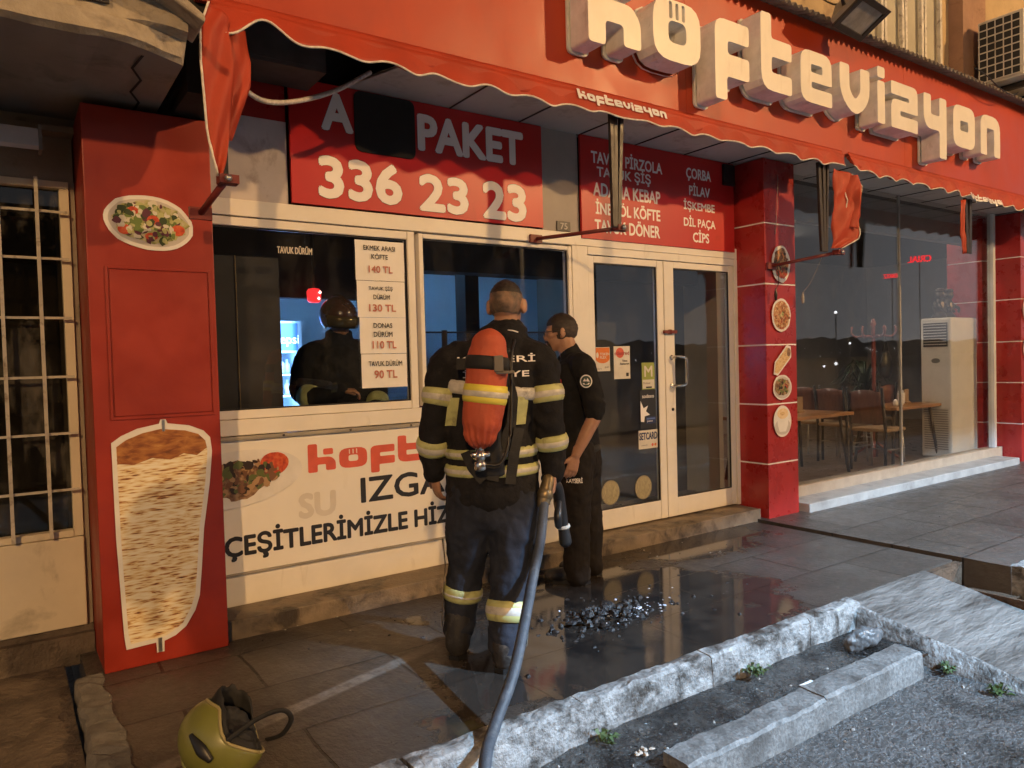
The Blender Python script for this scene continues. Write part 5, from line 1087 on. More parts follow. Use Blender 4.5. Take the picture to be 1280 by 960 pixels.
# coat stand and plant
cs = thing('coat_stand', 'red brown wooden coat stand with curled hooks and a black bag', 'coat stand', (8.95, 5.02, FZ))
redw = M('red_brown_turned_wood', (.20, .05, .035), .35, var=.2, vscale=8, coat=.3)
mb = MB(); mb.lathe((8.95, 5.02, FZ), [(.03, 0), (.03, .1), (.02, .2), (.028, .5), (.02, .8), (.026, 1.2), (.02, 1.62), (.035, 1.66), (.015, 1.72)], 14); mb.build('pole', redw, cs)
for i in range(6):
    a = i * 1.047; d = Vector((math.cos(a), math.sin(a), 0)); c = Vector((8.95, 5.02, 1.58)); mb = MB()
    mb.chain([c, c + d * .10 + Vector((0, 0, .03)), c + d * .20 + Vector((0, 0, .02)), c + d * .25 + Vector((0, 0, .08)), c + d * .24 + Vector((0, 0, .14))], [.014] * 5, 8, sub=3); mb.build('hook', redw, cs)
for i in range(4):
    a = i * 1.571 + .4; d = Vector((math.cos(a), math.sin(a), 0)); mb = MB(); mb.chain([Vector((8.95, 5.02, FZ + .2)), Vector((8.95, 5.02, FZ + .1)) + d * .12, Vector((8.95, 5.02, FZ + .015)) + d * .25], [.016] * 3, 8); mb.build('leg', redw, cs)
mb = MB(); mb.chain([(9.19, 5.0, 1.38), (9.20, 5.0, 1.24), (9.19, 5.0, 1.12)], [(.08, .04), (.13, .06), (.10, .05)], 14); mb.tube([(9.13, 5.0, 1.42), (9.19, 5.0, 1.60), (9.25, 5.0, 1.42)], .006, 6); mb.build('handbag', black_plastic, label='black round bag hanging from the coat stand', cat='bag')
pp = thing('potted_plant', 'dark strap leaved potted plant behind the dining chairs', 'plant', (9.75, 5.6, FZ))
mb = MB(); mb.lathe((9.75, 5.6, FZ), [(.13, 0), (.18, .3), (.19, .32), (.17, .32)], 20); mb.build('pot', M('brown_pot', (.12, .06, .04), .5), pp)
mb = MB(); mb.tube([(9.75, 5.6, .4), (9.76, 5.6, .95)], .03, 8); mb.build('trunk', M('plant_trunk', (.14, .10, .06), .8), pp)
mb = MB()
for i in range(46):
    a = rnd.random() * 6.28; l = rnd.uniform(.28, .55); up = rnd.uniform(.1, .42); z0 = rnd.uniform(.75, .98); d = Vector((math.cos(a), math.sin(a), 0)); s = Vector((-d.y, d.x, 0)); w_ = .022; vs = []
    for k in range(7):
        t = k / 6; p = Vector((9.76, 5.6, z0)) + d * l * t + Vector((0, 0, up * math.sin(t * 2.6))); ww = w_ * (1 - t) ** .6 + .001; vs += [p - s * ww, p + s * ww]
    mb.add(vs, [(2 * k, 2 * k + 1, 2 * k + 3, 2 * k + 2) for k in range(6)], True)
mb.build('leaves', M('dark_strap_leaf', (.035, .055, .025), .45, var=.4, vscale=8), pp)

# ================================================================ LAMPS THAT LIGHT THE STREET (behind the camera)
pole_m = M('galvanised_pole', (.3, .3, .3), .5, metal=.6)
def street_lamp(L, label, toward, radius):
    x, y, z = L['pos']; t = thing('street_lamp', label, 'street lamp', (x, y - 1.2, -.25))
    mb = MB(); mb.chain([(x - toward * 0, y - 1.2, -.25), (x, y - 1.2, z * .6), (x, y - 1.15, z + .1), (x, y - .6, z + .35), (x, y - .1, z + .30)], [.09, .07, .05, .04, .035], 12); mb.build('pole', pole_m, t)
    mb = MB(); mb.ell((x, y + .05, z + .27), (.14, .32, .09), 16, 8); mb.build('head', pole_m, t)
    d = bpy.data.lights.new('street_lamp_light', 'POINT'); d.energy = L['power']; d.color = L['col']; d.shadow_soft_size = radius
    o = bpy.data.objects.new('street_lamp_light', d); COL.objects.link(o); o.parent = t; o.location = (0, 1.25, z + .25 + .02)
    return t
street_lamp(LAMP_RIGHT, 'tall sodium street lamp across the street to the right', 1, .22)
street_lamp(LAMP_LEFT, 'tall sodium street lamp across the street to the left', 1, .22)
wl = thing('work_light', 'white work light standing in for the fire engine lamp, its added shade cutting the beam', 'work light', (FLOOD['pos'][0], FLOOD['pos'][1] - .1, -.23))
P = Vector(FLOOD['pos']); D = (Vector(FLOOD['aim']) - P).normalized(); q = D.to_track_quat('-Z', 'Y'); MW = Matrix.Translation(P - D * .12) @ q.to_matrix().to_4x4()
rs = .34; CUT = ((-180, .70), (-60, .69), (-42, .675), (-36, .605), (-31, .572), (-27, .59), (-22, .68), (0, .645), (19, .58), (34, .49), (60, .5), (180, .66)); mb = MB(); n = 72; vs = []  # added shade, rim height shaped by direction to cut off the beam
for i in range(n):
    a = 2 * math.pi * i / n; c_, s_ = math.cos(a), math.sin(a); az = math.degrees(math.atan2(c_, s_))
    q_ = [(u, v) for u, v in zip(CUT, CUT[1:]) if u[0] <= az <= v[0]][0]; zc = P.z - rs * lerp(q_[0][1], q_[1][1], (az - q_[0][0]) / (q_[1][0] - q_[0][0]))
    vs += [(P.x + rs * c_, P.y + rs * s_, zc), (P.x + rs * c_, P.y + rs * s_, P.z + .10), (P.x + .08 * c_, P.y + .08 * s_, P.z + .16)]
mb.add(vs, [(3 * i + j, 3 * ((i + 1) % n) + j, 3 * ((i + 1) % n) + j + 1, 3 * i + j + 1) for i in range(n) for j in (0, 1)] + [tuple(3 * i + 2 for i in range(n))]); mb.build('beam_cutoff_shade', black_plastic, wl, solid=.004)
mb = MB(); mb.tube([(P.x, P.y, P.z + .16), (P.x, P.y, P.z + .3), (P.x, P.y - .55, P.z + .3), (P.x, P.y - .6, .1)], .022, 8)
for i in range(3): a = i * 2.094; mb.tube([(P.x, P.y - .6, .45), (P.x + .55 * math.cos(a), P.y - .6 + .55 * math.sin(a), -.23)], .014, 6)
mb.build('stand', dark_metal, wl)
sd = bpy.data.lights.new('work_light_beam', 'SPOT'); sd.energy = FLOOD['power']; sd.color = FLOOD['col']; sd.spot_size = R(FLOOD['size']); sd.spot_blend = .2; sd.shadow_soft_size = .012
so_ = bpy.data.objects.new('work_light_beam', sd); COL.objects.link(so_); so_.rotation_mode = 'QUATERNION'; so_.rotation_quaternion = q; so_.location = P - Vector(wl['_o']); so_.parent = wl

# ================================================================ PEOPLE
from mathutils.bvhtree import BVHTree
skin = M('tanned_skin', (.36, .19, .115), .5, var=.12, vscale=25, bump=.0006, bscale=120)
hair_m = M('dark_short_hair', (.022, .014, .010), .6, var=.5, vscale=60, bump=.003, bscale=160)
buzz_m = M('clipped_hair_over_skin', (.10, .072, .05), .6, var=.4, vscale=30, bump=.0015, bscale=260, stain=(.26, .15, .095), sscale=14, slo=.45, shi=.7)
turnout = M('black_turnout_fabric', (.013, .0128, .015), .85, spec=.2, var=.3, vscale=12, bump=.012, bscale=14, stain=(.035, .032, .03), sscale=7, slo=.55, shi=.8)
uni = M('black_uniform_cloth', (.010, .0098, .0108), .8, spec=.2, var=.25, vscale=14, bump=.005, bscale=18)
lime = M('lime_yellow_tape', (.46, .47, .20), .5, var=.15, vscale=18, stain=(.22, .21, .1), sscale=12)
silver = M('silver_reflective_tape', (.52, .50, .45), .35, var=.2, vscale=25, stain=(.25, .24, .21), sscale=12)
boot_m = M('scuffed_black_boot', (.024, .022, .021), .5, var=.4, vscale=14, bump=.003, bscale=50, stain=(.09, .085, .08), sscale=10)
class Limb:
    """a spine with elliptical section: sampled for bands and pieces that sit on it"""
    def __init__(s, pts, rad, ref=(0, 1, 0)): s.p = [Vector(p) for p in pts]; s.r = [(r, r) if isinstance(r, (int, float)) else r for r in rad]; s.ref = ref
    def at(s, t):
        n = len(s.p) - 1; x = min(max(t, 0), .9999) * n; i = int(x); t = x - i
        p0, p1, p2, p3 = s.p[max(i - 1, 0)], s.p[i], s.p[i + 1], s.p[min(i + 2, n)]
        c = (2 * p1 + (p2 - p0) * t + (2 * p0 - 5 * p1 + 4 * p2 - p3) * t * t + (3 * p1 - p0 - 3 * p2 + p3) * t ** 3) * .5
        q = t * t * (3 - 2 * t); return c, (lerp(s.r[i][0], s.r[i + 1][0], q), lerp(s.r[i][1], s.r[i + 1][1], q))
    def solid(s, mb, seg=20, k=1.): mb.chain(s.p, [(a * k, b * k) for a, b in s.r], seg, s.ref, 6); return mb
    def band(s, mb, t0, t1, extra=.007, mi=None, n=4):
        S = [s.at(lerp(t0, t1, i / n)) for i in range(n + 1)]
        R_ = [(q[0] + extra, q[1] + extra) for _, q in S]; R_[0] = (R_[0][0] - extra * .6, R_[0][1] - extra * .6); R_[-1] = (R_[-1][0] - extra * .6, R_[-1][1] - extra * .6)
        mb.chain([c for c, _ in S], R_, 30, s.ref, 1, capk=.05, mi=mi); return mb
    def tz(s, z):
        return min((abs(s.at(i / 200)[0].z - z), i / 200) for i in range(201))[1]
def hand(mb, wr, d, nrm, s, curl=(12, 22, 18), size=1., thumb=(.7, .7), spread=.0):
    d = Vector(d).normalized(); nrm = Vector(nrm); nrm = (nrm - d * nrm.dot(d)).normalized(); s = Vector(s); s = (s - d * s.dot(d) - nrm * s.dot(nrm)).normalized(); wr = Vector(wr); k = size
    mb.chain([wr - d * .05 * k, wr, wr + d * .035 * k, wr + d * .085 * k], [(.027 * k, .021 * k), (.027 * k, .02 * k), (.037 * k, .018 * k), (.041 * k, .0135 * k)], 14, -nrm, 4)
    for off, L, w_ in ((.031, .070, .0086), (.0105, .079, .009), (-.0105, .074, .0086), (-.031, .058, .0076)):
        p = wr + (d * .082 + s * off) * k; pts = [wr + (d * .05 + s * off * .8) * k, p]; a = 0
        for q, c in zip((.45, .31, .24), curl):
            a += R(c * (1 + (.12 if off < 0 else 0))); p = p + (d * math.cos(a) + nrm * math.sin(a) + s * off * spread) * L * q * k; pts.append(p)
        mb.chain(pts, [w_ * k, w_ * 1.04 * k, w_ * k, w_ * .92 * k, w_ * .78 * k], 10, s, 3)
    b = wr + (d * .02 + s * .026) * k; td = (s * thumb[0] + d * thumb[1]).normalized()
    mb.chain([b, b + td * .035 * k, b + td * .062 * k + (d * .2 + nrm * .3) * .012 * k, b + td * .08 * k + (d * .8 + nrm * .6) * .016 * k], [.014 * k, .0115 * k, .0105 * k, .008 * k], 10, nrm, 3)
def head(mb, M4, ears=1.):
    """local: face towards +y, origin at the middle of the skull"""
    T = lambda *p: M4 @ Vector(p); M3 = M4.to_3x3().to_4x4()
    mb.ell(T(0, -.012, .018), (.077, .098, .098), 24, 16, M3); mb.ell(T(0, .022, -.045), (.062, .072, .07), 20, 12, M3); mb.ell(T(0, .045, -.085), (.042, .042, .032), 16, 10, M3)
    mb.ell(T(0, .03, .0), (.068, .066, .06), 18, 12, M3)
    mb.chain([T(0, .088, .012), T(0, .104, -.018), T(0, .098, -.03)], [.008, .013, .012], 10, M3 @ Vector((0, 0, 1)), 3)
    for sx_ in (-1, 1):
        mb.ell(T(sx_ * .017, .09, -.03), (.008, .01, .007), 10, 8, M3)
        mb.ell(T(sx_ * .045, .062, -.012), (.022, .02, .016), 12, 8, M3); mb.ell(T(sx_ * .032, .082, .022), (.024, .012, .007), 12, 8, M3)
        e = M3 @ Matrix.Rotation(R(sx_ * -28), 4, 'Z'); mb.ell(T(sx_ * (.083 + .008 * (ears - 1) * 4), -.012, -.008), (.008 * ears, .020 * ears, .032 * ears), 14, 10, e); mb.ell(T(sx_ * .08, .0, -.033), (.007, .010, .012), 10, 8, M3)
    mb.ell(T(0, .094, -.058), (.022, .010, .006), 12, 8, M3); mb.ell(T(0, .091, -.069), (.019, .011, .007), 12, 8, M3)
def hair_cap(M4, keep, lift=1.045, split=None):
    mb = MB(); tmp = MB(); tmp.ell((0, -.012, .018), (.077 * lift, .098 * lift, .098 * lift), 56, 40)
    kf = []; used = {}
    for q in tmp.f:
        c = sum((tmp.v[i] for i in q), Vector()) / len(q)
        if keep(c): kf.append((q, 1 if split and split(c) else 0))
    vs = []; fs = []; mi = []
    for q, k in kf:
        g = []
        for i in q:
            if i not in used:
                used[i] = len(vs); p = tmp.v[i]; n = Vector((p.x / .006, (p.y + .012) / .0096, (p.z - .018) / .0096)).normalized(); vs.append(M4 @ (p + n * .004 * fbm(p, 55)))
            g.append(used[i])
        fs.append(g); mi.append(k)
    mb.add(vs, fs, True); mb.mi = mi; return mb
def folds(amp, s=9., zs=1.):
    return lambda p, n: amp * fbm((p.x * s, p.y * s, p.z * s * zs), 1, 3) + amp * .6 * math.sin(p.z * 46 + 5 * fbm((p.x, p.y, p.z), 6, 2)) * max(0, fbm((p.z, p.x, 1), 5, 2) + .2)
def on_surface(tree, y, d, gap):
    def at(X, Z):
        h = tree.ray_cast(Vector((X, y, Z)), Vector((0, d, 0)))
        return (X, (h[0].y if h[0] else 0) - d * gap, Z)
    return at

# ---------------------------------------------------- fireman outside, seen from behind
ORG = (1.88, 2.95, 0); RZ = R(-32)
fm = None
torso = Limb([(.022, .0, .80), (.022, 0, .97), (.02, .0, 1.12), (.035, 0, 1.28), (.055, .0, 1.40), (.085, .012, 1.50)], [(.222, .168), (.212, .160), (.205, .15), (.222, .155), (.215, .135), (.115, .10)])
armL = Limb([(-.10, 0, 1.425), (-.185, .0, 1.38), (-.215, -.01, 1.23), (-.245, -.01, 1.08), (-.258, .03, .96), (-.258, .05, .885)], [.085, .088, .075, .070, .064, .050])
armR = Limb([(.19, 0, 1.435), (.262, .0, 1.39), (.288, -.015, 1.23), (.302, -.02, 1.08), (.314, -.01, .96), (.316, -.005, .875)], [.085, .088, .076, .070, .065, .053])
mb = MB(); torso.solid(mb, 26); armL.solid(mb); armR.solid(mb)
mb.chain([(.05, 0, 1.40), (.09, .012, 1.50), (.108, .02, 1.535)], [(.2, .12), (.125, .105), (.098, .095)], 20, (0, 1, 0), 4)
mb.chain([(.105, .02, 1.52), (.113, .022, 1.575)], [(.098, .096), (.094, .092)], 20, (0, 1, 0), 3, capk=.1)
jk = fused(mb, .0085, 2, folds(.009, 9., .8))
tl = Limb([(-.07, .0, .80), (-.095, .01, .62), (-.118, .03, .42), (-.142, .03, .26), (-.155, .03, .14)], [(.125, .135), (.116, .125), (.09, .10), (.082, .088), (.075, .08)])
tr = Limb([(.115, .0, .80), (.115, -.03, .62), (.092, -.07, .40), (.075, -.11, .24), (.062, -.14, .10)], [(.125, .135), (.12, .125), (.098, .105), (.09, .096), (.084, .088)])
mb = MB(); mb.chain([(.022, 0, .92), (.022, 0, .82), (.022, 0, .72)], [(.19, .15), (.208, .158), (.20, .152)], 24, (0, 1, 0), 4); tl.solid(mb); tr.solid(mb)
tz_ = fused(mb, .0085, 2, folds(.011, 9., .9))
HM = Matrix.Translation((.115, .03, 1.672)) @ Matrix.Rotation(R(-16), 4, 'Z') @ Matrix.Rotation(R(-6), 4, 'X')
mb = MB(); head(mb, HM, 1.15); mb.chain([(.10, .0, 1.45), (.105, .012, 1.54), (.113, .022, 1.62)], [(.07, .07), (.062, .064), (.058, .066)], 18, (0, 1, 0), 4)
torso.solid(mb, 20, .8); armL.solid(mb, 14, .62); armR.solid(mb, 14, .62); tl.solid(mb, 14, .7); tr.solid(mb, 14, .7); mb.chain([(.022, 0, .9), (.022, 0, .74)], [(.16, .12), (.16, .12)], 18)
hand(mb, (-.255, .055, .875), (.12, .12, -1), (.9, .5, .1), (.1, 1, .1), (14, 24, 20), .98)
hand(mb, (.314, -.012, .868), (-.12, -.18, -1), (-1, .0, .05), (-.3, -1, 0), (42, 60, 45), 1.0, (.25, .9))
pb = fused(mb, .0052, 2)
fire = pb.build('person', skin, label='firefighter seen from behind in black turnout gear holding a hose', cat='person', keep=True)
fire.location = ORG; fire.rotation_euler = (0, 0, RZ); fire['_o'] = [0, 0, 0]
jko = jk.build('jacket', turnout, fire); tro = tz_.build('trousers', M('navy_black_turnout_trousers', (.023, .027, .040), .85, spec=.2, var=.3, vscale=10, bump=.007, bscale=16), fire)
treeJ = BVHTree.FromPolygons(jk.v, jk.f)
def tape(L, z, h, parent, extra=.008, edge=.22):
    t0, t1 = L.tz(z - h / 2), L.tz(z + h / 2); t0, t1 = min(t0, t1), max(t0, t1)
    mb = MB(); L.band(mb, t0, t1, extra); o = mb.build('reflective_band', lime, parent)
    mb = MB(); L.band(mb, lerp(t0, t1, edge), lerp(t0, t1, 1 - edge), extra + .0022); mb.build('silver_stripe', silver, o)
for L in (armL, armR): tape(L, 1.25, .075, jko, .012); tape(L, 1.02, .065, jko, .012)
tape(torso, .985, .05, jko, .010, .2); tape(torso, .905, .05, jko, .010, .2)
t0, t1 = torso.tz(1.245), torso.tz(1.305); mb = MB(); torso.band(mb, t0, t1, .010); mb.build('silver_band', silver, jko)
for x in (-.145, .175):
    mb = MB(); at = on_surface(treeJ, -1, 1, .007); n = 10; vs = []
    for i in range(n + 1):
        z = lerp(1.115, 1.245, i / n)
        for dx in (-.026, 0, .026): vs.append(at(x + dx - .02 * (1 - i / n), z))
    mb.add(vs, [(i * 3 + j, i * 3 + j + 1, i * 3 + j + 4, i * 3 + j + 3) for i in range(n) for j in range(2)], True); mb.build('vertical_tape', lime, jko)
mb = MB(); at = on_surface(treeJ, -1, 1, .006)
put_text(mb, 'KAYSERİ', -.125, .235, 1.402, 1.442, 0, .03, at=at); put_text(mb, 'İTFAİYE', -.10, .205, 1.335, 1.372, 0, .03, at=at); mb.build('lettering', print_white, jko)
mb = MB(); mb.tube([(.16 + .0, -.07, 1.54), (.135, -.075, 1.548), (.10, -.078, 1.551)], .003, 6); mb.build('collar_piping', print_white, jko)
tape(tl, .305, .062, tro, .013, .36); tape(tr, .255, .085, tro, .013, .2)
for L in (tl, tr):
    mb = MB(); n = 24; vs = []; sd_ = -1 if L is tl else 1
    for i in range(n + 1):
        c, q = L.at(lerp(.30, .96, i / n))
        for a in (-.28, 0, .28): vs.append(c + Vector((sd_ * (q[0] + .009) * math.cos(a), -.45 * q[1] * 1 + (q[1]) * math.sin(a), 0)))
    fcs = [(i * 3 + j, i * 3 + j + 1, i * 3 + j + 4, i * 3 + j + 3) for i in range(n) for j in range(2)]
    mb.add(vs, fcs, True); mb.build('side_tape', silver if L is tr else M('dark_side_tape', (.16, .12, .075), .5, var=.3, vscale=30), tro)
hair_cap(HM, lambda c: (c.z > .055) or (c.y < .03 and c.z > -.045 - .0 * c.y) or (abs(c.x) > .055 and c.y < .045 and c.z > -.005 and not (abs(c.y + .012) < .022 and c.z < .03)), 1.03, lambda c: c.z < .048 - .28 * max(0, c.y)).build('hair', [hair_m, buzz_m], fire)
def boot(parent, heel, toe, top, r=.062):
    h, t, p = Vector(heel), Vector(toe), Vector(top); mb = MB(); d = (t - h).normalized()
    mb.chain([p, p.lerp(h + Vector((0, 0, .06)), .6), h + Vector((0, 0, .07)) + d * .015], [(r * 1.1, r * 1.15), (r, r * 1.05), (r, r * 1.05)], 16, d, 4)
    mb.chain([h + Vector((0, 0, .045)), h.lerp(t, .35) + Vector((0, 0, .055)), h.lerp(t, .75) + Vector((0, 0, .045)), t + Vector((0, 0, .038))], [(.046, .044), (.05, .05), (.054, .044), (.04, .034)], 16, (0, 0, 1), 4)
    o = fused(mb, .007, 3).build('boot', boot_m, parent)
    mb = MB(); s = Vector((-d.y, d.x, 0)); a = [h - d * .045, h + s * .045 - d * .02, h.lerp(t, .5) + s * .044, h.lerp(t, .85) + s * .052, t + d * .035, h.lerp(t, .85) - s * .052, h.lerp(t, .5) - s * .044, h - s * .045 - d * .02]
    mb.add([v + Vector((0, 0, .001)) for v in a] + [v + Vector((0, 0, .022)) for v in a], [tuple(reversed(range(8))), tuple(range(8, 16))] + [(i, (i + 1) % 8, 8 + (i + 1) % 8, 8 + i) for i in range(8)]); mb.build('sole', black_plastic, o); return o
boot(fire, (-.165, .0, 0), (-.175, .21, 0), (-.152, .02, .22)); boot(fire, (.052, -.175, 0), (.09, .03, 0), (.064, -.14, .18))

# air cylinder on his back
FM = Matrix.Translation(ORG) @ Matrix.Rotation(RZ, 4, 'Z')
ap = thing('air_cylinder', 'orange covered breathing air cylinder on the back of a firefighter', 'air cylinder', ORG, RZ, local=True)
cov = M('orange_cylinder_cover', (.46, .085, .038), .7, var=.15, vscale=9, bump=.003, bscale=22, stain=(.36, .05, .022), sscale=6)
CY = Limb([(-.028, -.262, 1.10), (-.02, -.262, 1.15), (-.004, -.258, 1.25), (.012, -.252, 1.40), (.02, -.25, 1.475)], [.072, .090, .093, .092, .078], (0, 1, 0))
mb = MB(); CY.solid(mb, 26)
cv = fused(mb, .007, 2, lambda p, n: .004 * fbm(p, 9) + (.006 * math.sin(math.atan2(p.y + .26, p.x + .02) * 16) * max(0, (1.17 - p.z) / .10) if p.z < 1.17 else 0))
co_ = cv.build('cover', cov, ap)
yel = M('yellow_tape', (.72, .62, .08), .5, var=.1)
mb = MB(); CY.band(mb, CY.tz(1.225), CY.tz(1.305), .006); mb.build('yellow_band', yel, co_)
mb = MB(); CY.band(mb, CY.tz(1.248), CY.tz(1.282), .0085); mb.build('grey_stripe', silver, co_)
mb = MB(); CY.band(mb, CY.tz(1.372), CY.tz(1.428), .008); mb.box(-.125, -.06, -.22, -.185, 1.375, 1.425); mb.build('strap', black_web, ap)
mb = MB(); mb.box(.038, .078, -.352, -.334, 1.362, 1.432); mb.box(.045, .125, -.345, -.30, 1.352, 1.366); mb.build('buckle', M('grey_plastic_buckle', (.16, .14, .12), .45), ap, bevel=.004)
mb = MB(); mb.chain([(-.03, -.262, 1.095), (-.031, -.262, 1.05), (-.032, -.262, 1.03)], [.034, .022, .022], 14, sub=2); mb.lathe((-.032, -.262, .975), [(.018, 0), (.024, .004), (.024, .03), (.018, .034), (.02, .055)], 16); mb.chain([(-.06, -.262, 1.0), (0, -.262, 1.0)], [.014, .014], 10, (0, 1, 0), 1); mb.lathe((-.032, -.262, .93), [(.024, 0), (.027, .008), (.027, .034), (.02, .044)], 12); mb.build('valve', chrome, ap)
mb = MB(); mb.chain([(.01, -.165, .90), (.012, -.165, 1.1), (.03, -.16, 1.3), (.05, -.15, 1.46)], [(.07, .022), (.055, .02), (.075, .022), (.085, .018)], 14, (0, 1, 0), 5); mb.build('backplate', black_plastic, ap)
mb = MB()
def webbing(pts, wd=.022, gap=.012):
    at = on_surface(treeJ, -1, 1, gap); vs = []; P_ = [Vector((a, 0, b)) for a, b in pts]; N = 30; L_ = []
    for i in range(N + 1):
        x = i / N * (len(P_) - 1); k = min(int(x), len(P_) - 2); p = P_[k].lerp(P_[k + 1], x - k); d = (P_[k + 1] - P_[k]).normalized(); s = Vector((-d.z, 0, d.x))
        for u in (-1, 1): q = p + s * wd * u; vs.append(at(q.x, q.z))
    mb.add(vs, [(2 * i, 2 * i + 1, 2 * i + 3, 2 * i + 2) for i in range(N)])
webbing([(.10, 1.36), (.125, 1.24), (.115, 1.12), (.06, 1.02)]); webbing([(.01, .90), (.06, .98), (.12, 1.06)], .020); webbing([(.10, .85), (.125, 1.0), (.15, 1.1)], .024, .02); webbing([(-.10, 1.0), (-.07, .93), (-.02, .87)], .022, .02); webbing([(.02, .87), (.04, .95), (.075, 1.0)], .026, .02)
mb.build('harness', black_web, ap, solid=.003)
mb = MB(); mb.lathe((.08, -.185, .985), [(.012, 0), (.012, .006), (.008, .008)], 14, Matrix.Rotation(R(90), 4, 'X')); mb.build('snap', steel, ap)
mb = MB(); mb.chain([(-.005, -.262, .955), (.06, -.255, .96), (.10, -.22, 1.06), (.115, -.20, 1.22), (.12, -.17, 1.42), (.14, -.10, 1.50)], [.008] * 6, 8, (.3, .2, .9), 6); mb.build('air_tube', black_plastic, ap)

# hose and nozzle
hs = thing('fire_hose', 'thick black fire hose running from a hand down over the kerb', 'hose', (1.6, 2.3, -.15))
hose_m = M('dark_blue_grey_hose', (.045, .052, .065), .6, var=.3, vscale=20, bump=.002, bscale=120, stain=(.11, .11, .11), sscale=12)
WR = FM @ Vector((.285, -.06, .80))
mb = MB(); mb.chain([FM @ Vector((.262, -.075, .775)), (2.0, 2.70, .60), (1.935, 2.68, .43), (1.66, 2.43, .19), (1.49, 2.325, .045), (1.36, 2.2, -.005), (1.26, 2.05, -.10), (1.15, 1.8, -.19), (.9, 1.2, -.195), (.5, -.2, -.195), (.2, -3.0, -.195)], [.0235] * 11, 14, (.2, .9, .3), 8); mb.build('hose', hose_m, hs)
mb = MB(); a, b = FM @ Vector((.262, -.075, .765)), FM @ Vector((.285, -.05, .845)); d = (b - a).normalized()
mb.chain([a - d * .03, a, a + d * .03, b], [.028, .034, .034, .028], 16, (0, 1, 0), 2); mb.chain([a + d * .012, a + d * .02], [.038, .038], 16, (0, 1, 0), 1); mb.build('coupling', M('worn_brass_coupling', (.22, .17, .10), .4, metal=.7, var=.4, vscale=25), hs)
nz = [FM @ Vector(p) for p in ((.275, -.03, .85), (.33, .02, .80), (.345, .05, .72), (.362, .07, .60), (.372, .08, .52))]
mb = MB(); mb.chain(nz[:3], [.024, .028, .03], 14, (0, 1, 0), 5); mb.chain(nz[2:], [.03, .027, .032], 14, (0, 1, 0), 3); mb.chain([nz[2] + Vector((-.02, -.02, 0)), nz[2] + Vector((-.05, -.05, -.055)), nz[2] + Vector((-.045, -.045, -.10))], [.016, .02, .018], 12); mb.build('nozzle', black_plastic, hs)
mb = MB(); mb.chain([nz[3], nz[3] + (nz[4] - nz[3]) * .12], [.034, .034], 16, sub=1, capk=.2); mb.build('nozzle_ring', silver, hs)

# ---------------------------------------------------- officer in dark uniform facing the window
OO = (2.92, 3.73, 0); OZ = R(-38); FW = Vector((-.90, .43, 0))
K = lambda x, z: (x * .965, 1.4 + (z - 1.4) * .965)
ot = Limb([(.125, 0, .80), (.12, 0, .95), (.118, 0, 1.12), (.118, 0, 1.27), (.115, 0, 1.37), (.09, .0, 1.45)], [(.165, .125), (.165, .135), (.18, .135), (.20, .13), (.185, .105), (.07, .065)], FW)
oaL = Limb([(.13, -.10, 1.385), (.165, -.175, 1.36), (.205, -.205, 1.23), (.225, -.215, 1.10)], [.075, .078, .072, .07], FW)
oaR = Limb([(.08, .12, 1.385), (.075, .19, 1.35), (.09, .21, 1.22), (.10, .215, 1.10)], [.075, .078, .072, .07], FW)
ofL = Limb([(.20, -.205, 1.22), (.228, -.215, 1.08), (.175, -.235, .96), (.108, -.25, .83)], [.05, .047, .041, .029], FW)
ofR = Limb([(.09, .21, 1.22), (.10, .215, 1.08), (.05, .23, .95), (.0, .22, .84)], [.05, .047, .041, .029], FW)
olN = Limb([(.115, -.085, .82), (.11, -.10, .62), (.105, -.11, .44), (.10, -.115, .24), (.10, -.115, .06)], [(.115, .12), (.10, .105), (.085, .09), (.078, .085), (.08, .085)], FW)
olF = Limb([(.15, .085, .82), (.17, .09, .62), (.185, .095, .44), (.19, .095, .24), (.19, .09, .06)], [(.115, .12), (.10, .105), (.085, .09), (.078, .085), (.08, .085)], FW)
HO = Matrix.Translation((.033, .01, 1.585)) @ Matrix.Rotation(math.atan2(FW.y, FW.x) - R(90) + R(27), 4, 'Z') @ Matrix.Rotation(R(-7), 4, 'X')
mb = MB(); head(mb, HO, 1.0); mb.chain([(.10, .0, 1.36), (.085, .0, 1.44), (.062, 0, 1.53)], [.06, .06, .06], 18, FW, 4)
ot.solid(mb, 20, .82); oaL.solid(mb, 14, .7); oaR.solid(mb, 14, .7); ofL.solid(mb, 16); ofR.solid(mb, 16); olN.solid(mb, 14, .7); olF.solid(mb, 14, .7); mb.chain([(.13, 0, .9), (.13, 0, .74)], [(.13, .1), (.13, .1)], 18, FW)
hand(mb, (.103, -.252, .822), (-.28, -.06, -1), (-.25, .95, .1), (-1, -.2, .2), (14, 22, 18), .98); hand(mb, (-.005, .22, .835), (-.25, 0, -1), (-.2, -.95, .1), (-1, .1, .2), (16, 24, 20), .98)
off = fused(mb, .0055, 2).build('person', skin, label='man with glasses in black short sleeved uniform facing the shop window', cat='person', keep=True)
off.location = OO; off.rotation_euler = (0, 0, OZ); off['_o'] = [0, 0, 0]
mb = MB(); ot.solid(mb, 26); oaL.solid(mb); oaR.solid(mb); mb.chain([(.115, 0, 1.40), (.092, 0, 1.455), (.078, 0, 1.48)], [(.12, .08), (.072, .068), (.066, .066)], 18, FW, 3, capk=.1)
shirt = fused(mb, .008, 2, folds(.008, 9., .8)); sho = shirt.build('shirt', uni, off)
mb = MB(); mb.chain([(.125, 0, .86), (.13, 0, .80), (.135, 0, .74)], [(.155, .125), (.168, .135), (.165, .13)], 22, FW, 4); olN.solid(mb); olF.solid(mb)
